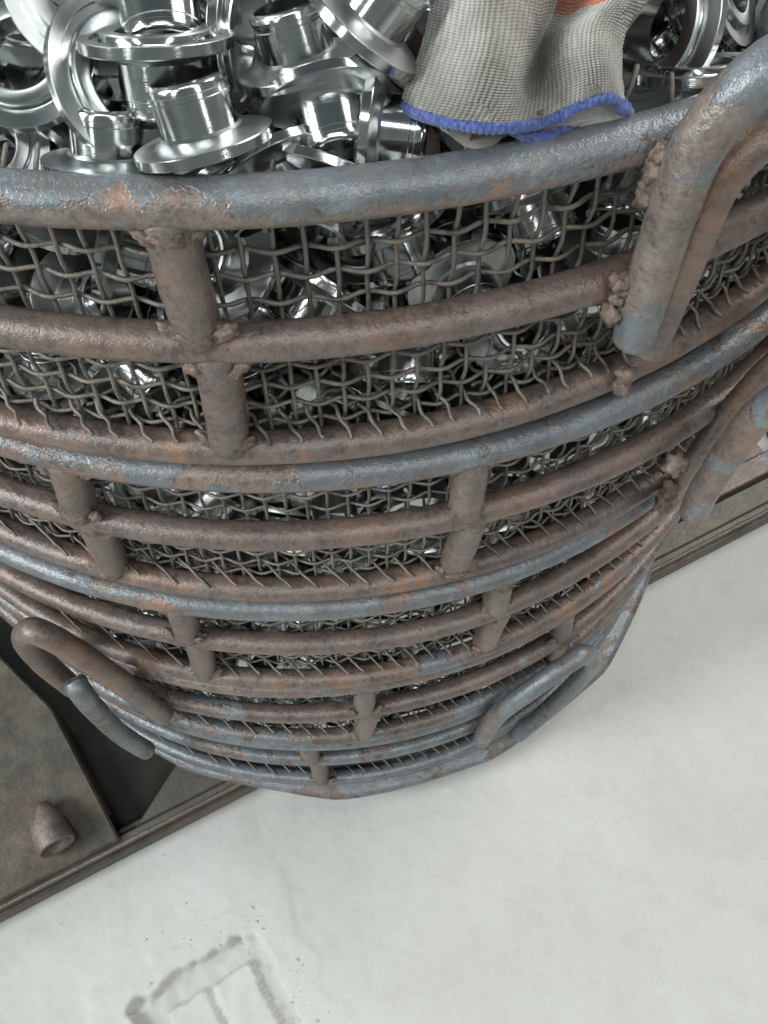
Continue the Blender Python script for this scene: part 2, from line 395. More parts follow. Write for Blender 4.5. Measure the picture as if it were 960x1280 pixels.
paint = {'A': [(.435, 12), (.10, 0), (.12, 0)], 'B': [(.50, 5), (.04, 0), (.22, 0)], 'C': [(.52, 5), (.04, 0), (.32, 0)], 'D': [(.45, 0), (.30, 0), (.45, 0)], 'E': [(.62, 0), (.58, 0), (.72, 0)]}
labels = {'A': 'topmost rusty wire mesh basket, heaped with steel ferrules and crossed by the big handle',
          'B': 'second basket from the top, its blue worn rim pressed under the topmost basket',
          'C': 'third basket from the top, middle one of the stack of round baskets',
          'D': 'fourth basket from the top with a loop handle standing out at the lower left',
          'E': 'lowest basket of the stack, blue-grey, resting on the steel platform'}
posts = {'A': [((205, 262), (250, 425), (288, 548))],
         'B': [((78, 600), (105, 655), (145, 712)), ((592, 600), (580, 655), (566, 708))],
         'C': [((222, 775), (238, 805), (257, 850)), ((628, 735), (618, 790), (604, 808))],
         'D': [((455, 862), (455, 888), (455, 912)), ((706, 775), (698, 800), (690, 825))],
         'E': [((382, 935), (390, 955), (402, 972))]}
WM = m_wire(); WD = m_weld()
RW = .3365; NV = 226; WR = .00084
def crimp_vertical(z0, z1, phase, rows, th, n=5, lean=0):
    """one vertical wire at angle 0 radius RW, weaving past rows"""
    pts = []; dz = rows; k = int((z1-z0)/dz*6)+2
    for i in range(k):
        z = z0+(z1-z0)*i/(k-1)
        w = math.cos(PI*z/dz+phase*PI)
        pts.append(Vector((RW+.0008*w, .00015*math.sin(PI*z/dz*1+phase*PI+1), z)))
    return tube(pts, WR, n, caps=True)
ROW = .0114
def vwire_mesh(ztop, zbot, phase, bendtop, tilt):
    V, F = crimp_vertical(zbot, ztop, phase, ROW, 0)
    out = []
    for v in V:
        t = max(0, v.z-(ztop-.012))/.012
        out.append(Vector((v.x+bendtop*t*t*.006, v.y+tilt*t*.005, v.z)))
    return out, F
def hoop_mesh(phase, n=5):
    K = NV*4; pts = []
    for i in range(K):
        a = 2*PI*i/K; r = RW-.0013*math.cos(PI*(i/4)+phase*PI)
        pts.append(Vector((r*math.cos(a), r*math.sin(a), .0004*noise.noise(Vector((math.cos(a)*5, math.sin(a)*5, phase))))))
    return tube(pts, WR, n, closed=True)
GA = None
def floor_wires(z, cx, cy, ang, n=5, wig=.0006):
    """list of (V,F): woven square floor mesh whose cut ends lie over the bottom ring"""
    L = []
    P = .0094; K = int(.345/P)
    for di in range(2):
        a = ang+di*PI/2; U = Vector((math.cos(a), math.sin(a), 0)); Vn = Vector((-math.sin(a), math.cos(a), 0))
        for k in range(-K, K+1):
            c = k*P+.002*noise.noise(Vector((k*.7, di, 3))); re = (.3475 if di == 0 else .3345)+.003*noise.noise(Vector((k*3.3, di*5, 1)))
            if abs(c) > re-.01: continue
            h = math.sqrt(re*re-c*c); pts = []; s = -h
            while s <= h+1e-6:
                q = U*s+Vn*c; r = q.length
                near = (q.y < -.05 and r > .25)
                zz = z+(.0012*math.cos(PI*s/P+k*PI+di*PI) if near else 0)
                if r > .334: zz -= .0042*((r-.334)/.014)**1.2
                if near and r > .30: q = q+Vn*wig*math.sin(2*PI*s/P/1.0+k)
                pts.append(Vector((q.x, q.y, zz)))
                s += P/5 if near else P*1.5
            if len(pts) > 2: L.append(tube(pts, WR, n))
    return L
fw = None
shared = {}
ga = math.atan2(*(lambda d: (d.y, d.x))(bp(32, 514, -.113)-bp(6, 470, -.110)))
for bi, (bk, ((cx, cy), rings)) in enumerate(BK.items()):
    zb = rings[2][0]-BR
    root = empty('round_basket', (cx, cy, zb), labels[bk], 'basket', 'stacked round baskets of rusty steel rod and wire mesh')
    O = Vector((cx, cy, zb))
    def part(name, vf, mt, smooth=True, label=None):
        o = mesh_obj(name, [Vector(v)-O for v in vf[0]], vf[1], mt, root, smooth)
        if label: o['label'] = label
        return o
    for ri, (z, r) in enumerate(rings):
        K = 420; pts = []
        for i in range(K):
            a = 2*PI*i/K; c, s = math.cos(a), math.sin(a)
            rr = r+.0013*noise.noise(Vector((c*2.2, s*2.2, bi*3+ri))); pts.append(Vector((rr*c, rr*s, .0012*noise.noise(Vector((c*2, s*2, 9+bi*3+ri))))))
        V, F = tube(pts, BR*(1.02 if ri == 0 else .98), 18, closed=True, jit=.02, seed=bi*3+ri)
        pa, up = paint[bk][ri]
        o = mesh_obj(['top_ring', 'middle_ring', 'bottom_ring'][ri], V, F, rusty(pa, bi*3+ri+1, up, .40 if bi < 3 else .35, (.8 if ri == 0 else .5 if ri != 1 else .3)*(1 if bi < 3 else .35), (.75 if bk == 'A' else .4) if ri == 0 else .1), root, loc=Vector((cx, cy, z))-O)
        if bk == 'A' and ri == 0: o['label'] = 'thick rim ring with blue paint peeling to orange rust'
        if bk == 'B' and ri == 0: o['label'] = 'light blue rim ring with orange rust flakes'
    # uprights with lumpy welds
    pp = posts[bk] + []
    th_list = []
    for (a, m_, c) in pp:
        ts = [theta_at(q[0], cx, cy, rings[i][1], rings[i][0]) for i, q in enumerate((a, m_, c))]
        th_list.append(ts)
    vis = [t[1] for t in th_list]
    for k in range(12):                       # the far uprights, evenly spaced where the photograph shows none
        t = -PI/2+.55+bi*.21+k*2*PI/12
        t = (t+PI) % (2*PI)-PI
        if -2.75 < t < -.30: continue
        th_list.append([t, t, t])
    for ti, ts in enumerate(th_list):
        for s in range(2):
            za, ra = rings[s]; zc, rc = rings[s+1]; t0, t1 = ts[s], ts[s+1]
            if s == 1: t0 += .012
            A = Vector((cx+ra*math.cos(t0), cy+ra*math.sin(t0), za-.003)); B = Vector((cx+rc*math.cos(t1), cy+rc*math.sin(t1), zc+.004))
            part('upright', tube([A.lerp(B, i/10) for i in range(11)], .0080, 14, jit=.05, seed=ti), rusty(.10 if bi < 4 else .3, 20+bi, 0, .42, .3, .3))
            if not (-2.9 < ts[1] < -.2): continue
            for (P, zs) in ((A, -1), (B, 1)):
                tg = Vector((-math.sin(t0), math.cos(t0), 0)); out = Vector((math.cos(t0), math.sin(t0), 0))
                for sd in ((-1, 1, 0) if bi < 3 else (-1, 1)):
                    q = P+tg*sd*random.uniform(.005, .009)+out*random.uniform(.001, .004)*(1.6 if sd == 0 else 1)+Vector((0, 0, zs*random.uniform(.003, .006)))
                    V, F = blob((0, 0, 0), random.uniform(.0032, .0046), random.random()*50, (1, 1, 1), .55, 3)
                    M = Matrix.Rotation(t0, 3, 'Z') @ Matrix.Rotation(sd*.7, 3, 'X')
                    part('weld_bead', ([M @ Vector((v.x*.75, v.y*1.35, v.z*.75))+q for v in V], F), WD)
    # woven side mesh
    ztop = rings[0][0]; zbot = rings[2][0]+.004; H = ztop-zbot
    if bk == 'A':
        TA0 = theta_at(575, cx, cy, RW, ztop); TA1 = theta_at(790, cx, cy, RW, ztop)+.12
        vm = []
        for ph in (0, 1):
            for q in range(3):
                V, F = vwire_mesh(H+[-.001, .004, .002][q], 0, ph, [0, -1, .6][q], [0, .6, -1][q]); me = bpy.data.meshes.new('vertical_wire'); me.from_pydata([tuple(v) for v in V], [], F)
                me.polygons.foreach_set('use_smooth', [True]*len(me.polygons)); me.materials.append(WM); vm.append(me)
            V, F = vwire_mesh(H+.0125, 0, ph, -.9+ph*1.6, 1.2-ph); me = bpy.data.meshes.new('vertical_wire'); me.from_pydata([tuple(v) for v in V], [], F)
            me.polygons.foreach_set('use_smooth', [True]*len(me.polygons)); me.materials.append(WM); vm.append(me)
        for i in range(NV):
            a = 2*PI*i/NV+.0025*noise.noise(Vector((i*1.7, 0, 0))); aa = (a+PI) % (2*PI)-PI
            tall = (TA0 < aa < TA1)
            me = vm[(i % 2)*4+(3 if tall and random.random() < .8 else random.choice((0, 1, 2)))]
            tl = .02*noise.noise(Vector((i*.21, 5, 5)))
            M = Matrix.Translation((0, 0, zbot-O.z)) @ Matrix.Rotation(a, 4, 'Z') @ Matrix.Rotation(tl, 4, 'X')
            inst('vertical_wire', me, root, M)
        hm = []
        for ph in (0, 1):
            V, F = hoop_mesh(ph, 6); me = bpy.data.meshes.new('hoop_wire'); me.from_pydata([tuple(v) for v in V], [], F)
            me.polygons.foreach_set('use_smooth', [True]*len(me.polygons)); me.materials.append(WM); hm.append(me)
        for k in range(int(H/ROW)):
            inst('hoop_wire', hm[k % 2], root, Matrix.Translation((0, 0, zbot-O.z+.004+k*ROW)) @ Matrix.Rotation(.002*(k % 3), 4, 'Y') @ Matrix.Rotation(2*PI/NV*2*k, 4, 'Z'))
        for V, F in floor_wires(0, 0, 0, ga):
            mesh_obj('floor_wire', V, F, WM, root, loc=(0, 0, rings[2][0]+.0115-O.z))
    else:
        if 'm' not in shared:
            pr = []
            for i in range(NV):
                V, F = vwire_mesh(.118, 0, i % 2, 0, 0); a = 2*PI*i/NV; c, s = math.cos(a), math.sin(a)
                pr.append(([Vector((v.x*c-v.y*s, v.x*s+v.y*c, v.z)) for v in V], F))
            for k in range(10):
                V, F = hoop_mesh(k % 2, 4); pr.append(([v+Vector((0, 0, .004+k*ROW)) for v in V], F))
            for V, F in floor_wires(.0075, 0, 0, ga+.25, 4, .00012): pr.append((V, F))
            V, F = join(pr); o = mesh_obj('wire_mesh', V, F, WM); shared['m'] = o.data; bpy.data.objects.remove(o)
        o = inst('wire_mesh', shared['m'], root, Matrix.Translation((0, 0, zbot-O.z)) @ Matrix.Rotation(.35*bi if bi > 1 else 0, 4, 'Z')); o['kind'] = 'stuff'
        if bi > 1: o.rotation_euler = (0, 0, 0)
    BK[bk] = BK[bk]+(root, O)

def cyl(bk, r, deg, z):
    (cx, cy), rings, root, O = BK[bk]; a = math.radians(deg); return Vector((cx+r*math.cos(a), cy+r*math.sin(a), z))
def handle(bk, pts, r=.0074, seed=1, pa=.5, label=None, k=8, orange=.55, tan=.2):
    root, O = BK[bk][2:]; P = smooth_path(pts, k); V, F = tube(P, r, 18, jit=.04, seed=seed)
    o = mesh_obj('handle', [v-O for v in V], F, rusty(pa, 50+seed, 0, .40, orange, tan), root)
    if label: o['label'] = label
    return o
def welds(bk, pts, r=.004, n=5, spread=.006):
    root, O = BK[bk][2:]
    for p in pts:
        V, F = blob((0, 0, 0), r*random.uniform(.9, 1.4), random.random()*60, (1, 1, 1.25), .6, 3)
        M = Matrix.Rotation(random.uniform(-.5, .5), 3, 'X') @ Matrix.Rotation(random.random()*3, 3, 'Z')
        mesh_obj('weld_bead', [M @ v+Vector(p)-O for v in V], F, WD, root)
def pr_(px, py, r, bk='A'):
    """near-side point of the cylinder of radius r about a basket that shows at this pixel"""
    (cx, cy) = BK[bk][0]; v = ray(px, py); ox, oy = CAM.x-cx, CAM.y-cy
    a = v.x**2+v.y**2; b = 2*(ox*v.x+oy*v.y); c = ox*ox+oy*oy-r*r; D = b*b-4*a*c
    t = (-b-math.sqrt(max(D, 0)))/(2*a)
    return CAM+v*t
RH = .3605
# top basket: big inverted U welded outside the rings, a smaller one beside it
handle('A', [pr_(x, y, RH+q) for x, y, q in ((793, 422, 0), (810, 362, 0), (838, 272, 0), (862, 205, .001), (896, 148, .002), (950, 96, .004), (1010, 62, .005), (1075, 52, .005), (1125, 75, .003), (1135, 140, .001), (1118, 230, 0), (1090, 330, 0))], .0076, 3, .54, 'big loop handle, blue-grey paint worn to pale rust', tan=.9)
handle('A', [pr_(x, y, RH+q) for x, y, q in ((812, 432, -.002), (828, 392, -.001), (868, 296, 0), (888, 246, 0), (918, 203, 0), (962, 168, 0), (1010, 162, 0), (1040, 195, 0), (1035, 260, 0), (1010, 350, 0))], .0068, 5, .12, 'inner brown rusty loop beside the big handle')
welds('A', [cyl('A', .354, -66.3, z) for z in (.004, -.001, -.006, -.012)]+[cyl('A', .356, -66.2, z) for z in (-.047, -.053, -.060)]+[cyl('A', .353, -62.6, z) for z in (-.112, -.119)], .0032)
# second basket, right: handle leaning outward
def P(px, py, z): return bp(px, py, z)
handle('B', [P(867, 640, -.232), P(885, 605, -.20), P(916, 560, -.165), P(956, 512, -.13), cyl('B', .392, -54.5, -.10), cyl('B', .393, -51, -.085), cyl('B', .39, -47, -.09), cyl('B', .385, -45, -.13), cyl('B', .375, -44, -.23)], .0074, 7, .42, 'blue-grey loop handle leaning out at the right')
handle('B', [cyl('B', .3555, -52, -.262), cyl('B', .357, -51.5, -.20), cyl('B', .362, -50.5, -.15), cyl('B', .372, -49, -.11)], .0055, 8, .2, 'thin brown strut behind the handle')
welds('B', [P(845, 580, -.19), P(838, 612, -.25), P(830, 630, -.26)], .004, 4)
# fourth basket, lower left: slanting loop
handle('D', [pr_(204, 894, .3605, 'D'), pr_(150, 852, .3625, 'D'), pr_(100, 818, .3645, 'D'), pr_(58, 794, .367, 'D'), pr_(38, 789, .3685, 'D'), pr_(32, 800, .370, 'D'), pr_(52, 826, .370, 'D'), pr_(90, 858, .367, 'D')], .0080, 9, .10, 'brown loop handle standing out at the lower left')
welds('D', [P(215, 868, -.46), P(225, 892, -.49)], .004, 4)
# fifth basket: two loops
handle('E', [pr_(183, 938, .372, 'E'), pr_(150, 917, .374, 'E'), pr_(118, 886, .376, 'E'), pr_(102, 866, .376, 'E'), pr_(94, 852, .372, 'E')], .0078, 10, .6, 'dark blue-grey loop handle under the left side')
handle('E', [pr_(602, 924, .3605, 'E'), pr_(622, 893, .361, 'E'), pr_(672, 856, .363, 'E'), pr_(712, 828, .364, 'E'), pr_(730, 818, .365, 'E'), pr_(739, 824, .367, 'E'), pr_(728, 844, .366, 'E'), pr_(692, 880, .363, 'E'), pr_(648, 918, .360, 'E')], .0078, 11, .62, 'blue loop handle at the lower right', orange=.2)
welds('E', [P(606, 882, -.585), P(598, 908, -.61), P(606, 928, -.63)], .0042, 4, .004)
# base tray under the stack
(cx, cy), rg, root, O = BK['E']
V = []; F = []; K = 180
prof = [(.30, -.6985), (.362, -.6985), (.3665, -.6965), (.3675, -.693), (.3665, -.690), (.361, -.6885), (.352, -.6860), (.34, -.6855), (.30, -.6855)]
for r, z in prof:
    for i in range(K):
        a = 2*PI*i/K; q = (r-.0085)*(1 if r < .35 else (.5+.5*math.cos(PI/15)/math.cos((a+.27) % (2*PI/15)-PI/15))*.994)+.004*noise.noise(Vector((math.cos(a)*4, math.sin(a)*4, 4)))*(1 if r > .35 else 0); V.append(Vector((q*math.cos(a)+.011, q*math.sin(a)-.0075, z-rg[2][0]+BR)))
for j in range(len(prof)-1):
    for i in range(K): F.append((j*K+i, j*K+(i+1) % K, (j+1)*K+(i+1) % K, (j+1)*K+i))
mesh_obj('base_tray', V, F, rusty(.55, 44, 0, .42, .1), root)

# ---------------------------------------------------------------- steel ferrules
prof = [(.0098, -.0005), (.0098, .0), (.0102, .0003), (.0112, .0003), (.0114, .0008), (.0114, .0024), (.01115, .0027), (.01115, .0040), (.0114, .0043), (.0114, .0130), (.0122, .0138), (.0155, .0146), (.0198, .0155), (.0203, .0157), (.0205, .0160), (.0205, .0186), (.0203, .0188), (.0172, .0188), (.0168, .0180), (.0150, .0180), (.0146, .0188), (.0146, .0200), (.0142, .0204), (.0112, .0204), (.0104, .0200), (.0100, .0190), (.0098, .012)]
def lathe(prof, n):
    V = [Vector((r*math.cos(2*PI*i/n), r*math.sin(2*PI*i/n), z-.0125)) for r, z in prof for i in range(n)]; L = len(prof)
    F = [(j*n+i, j*n+(i+1) % n, ((j+1) % L)*n+(i+1) % n, ((j+1) % L)*n+i) for j in range(L) for i in range(n)]
    return V, F
def sharp(me, deg=28):
    bm = bmesh.new(); bm.from_mesh(me)
    for e in bm.edges:
        if len(e.link_faces) == 2 and e.calc_face_angle(0) > math.radians(deg): e.smooth = False
    bm.to_mesh(me); bm.free()
def ferrule_mesh(prof, n, k=0):
    V, F = lathe(prof, n); o = mesh_obj('flanged_ferrule', V, F, m_steel(k)); me = o.data; bpy.data.objects.remove(o)
    bm = bmesh.new(); bm.from_mesh(me); bmesh.ops.recalc_face_normals(bm, faces=bm.faces); bm.to_mesh(me); bm.free(); sharp(me); return me
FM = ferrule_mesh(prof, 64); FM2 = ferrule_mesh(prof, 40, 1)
wide = [(r+(0.002 if r < .0125 else .0022), z*.85) for r, z in prof]
FMW = ferrule_mesh(wide, 72)
top = [  # px, py, height, tube direction in (right, up, towards viewer), scale, wide?, label
 (28, 72, .016, (.30, -.50, -.80), 1.02, 0, 'steel ferrule lying face up at the left edge, its bore open to the viewer'),
 (172, 98, .012, (-.50, -.30, -.81), 1.10, 1, 'large steel ring flange tilted up, below the ferrule whose tube points down'),
 (196, 50, .024, (.04, -.98, -.14), 1.02, 0, 'steel ferrule over the large ring, flange on top and tube pointing down'),
 (256, 180, .008, (-.24, .95, .20), .95, 0, 'steel ferrule standing tube up just behind the rim, left of centre'),
 (378, 84, .014, (-.26, .92, .22), .90, 0, 'steel ferrule with its tube up, flange on the back of another flange'),
 (405, 118, .010, (.20, -.88, .36), .92, 0, 'steel ferrule with its tube pointing down towards the rim, centre of the heap'),
 (452, 34, .022, (.62, .75, .22), .95, 0, 'steel ferrule leaning left with its big flange beside the glove'),
 (195, -22, .030, (.03, -.88, .46), .95, 0, 'steel ferrule with its tube showing at the top edge of the heap'),
 (118, -32, .030, (.1, -.35, -.92), 1.12, 1, 'pale steel ring flange cut by the top edge of the photo'),
 (20, -8, .020, (-.2, -.4, -.9), 1.0, 0, 'steel flange face in the top left corner'),
 (294, 48, .012, (-.93, .05, -.30), .98, 0, 'steel flange standing on edge, a thin upright ellipse'),
 (136, 208, -.004, (.03, .96, .22), .90, 0, 'steel ferrule standing tube up against the rim, between the left edge and the large ring'),
 (-22, 180, -.002, (.1, -.3, -.9), .9, 0, 'steel ferrule half out of the picture at the left edge just above the rim'),
 (300, 212, -.006, (.42, -.86, .2), .92, 0, 'steel flange edge tucked under the standing ferrule behind the rim'),
 (338, 206, -.004, (.40, -.84, .3), .92, 0, 'steel flange edge in front of the ferrule with its tube down'),
 (405, 215, -.006, (-.30, -.90, .2), .9, 0, 'steel flange edge just above the rim at the centre'),
 (462, 160, .000, (.985, -.12, .10), .92, 0, 'steel ferrule lying on its side, tube pointing right under the blue glove hem'),
 (805, 28, .004, (.62, -.10, -.75), 1.15, 1, 'dark steel ring flange leaning at the right of the glove'),
 (880, 88, -.004, (.05, -.98, -.15), 1.05, 0, 'steel flange seen edge-on between the glove and the big handle'),
 (348, 8, .010, (-.5, .2, -.8), 1.0, 0, 'steel ferrule at the top edge between two standing flanges'),
 (70, 140, -.008, (.6, .6, .3), .9, 0, 'small dark steel ferrule deep between the face-up one and the large ring'),
 (530, 60, .004, (.3, .5, -.8), .95, 0, 'steel ferrule in the shade beside the left edge of the glove'),
 (262, -8, .018, (-.4, -.5, .6), .95, 0, 'steel ferrule at the top edge right of the hanging tube'),
]
def dirq(dcam, px, py):
    w = ray(px, py).normalized(); r = (RIGHT-w*RIGHT.dot(w)).normalized(); u = r.cross(w)
    d = (r*dcam[0]+u*dcam[1]-w*dcam[2]).normalized()
    return d.to_track_quat('-Z', 'Y')           # the tube end is at local -Z
tops = []
for i, (px, py, z, d, sc, w, lab) in enumerate(top):
    p = bp(px, py, z); q = dirq(d, px, py); off = q @ Vector((0, 0, .005*sc))
    M = Matrix.Translation(p-off) @ q.to_matrix().to_4x4() @ Matrix.Rotation(random.random()*6, 4, 'Z') @ Matrix.Scale(sc, 4)
    o = inst('flanged_ferrule', FMW if w else FM, None, M); tag(o, lab, 'steel ferrule', 'polished steel ferrules heaped in the top basket'); tops.append(p)
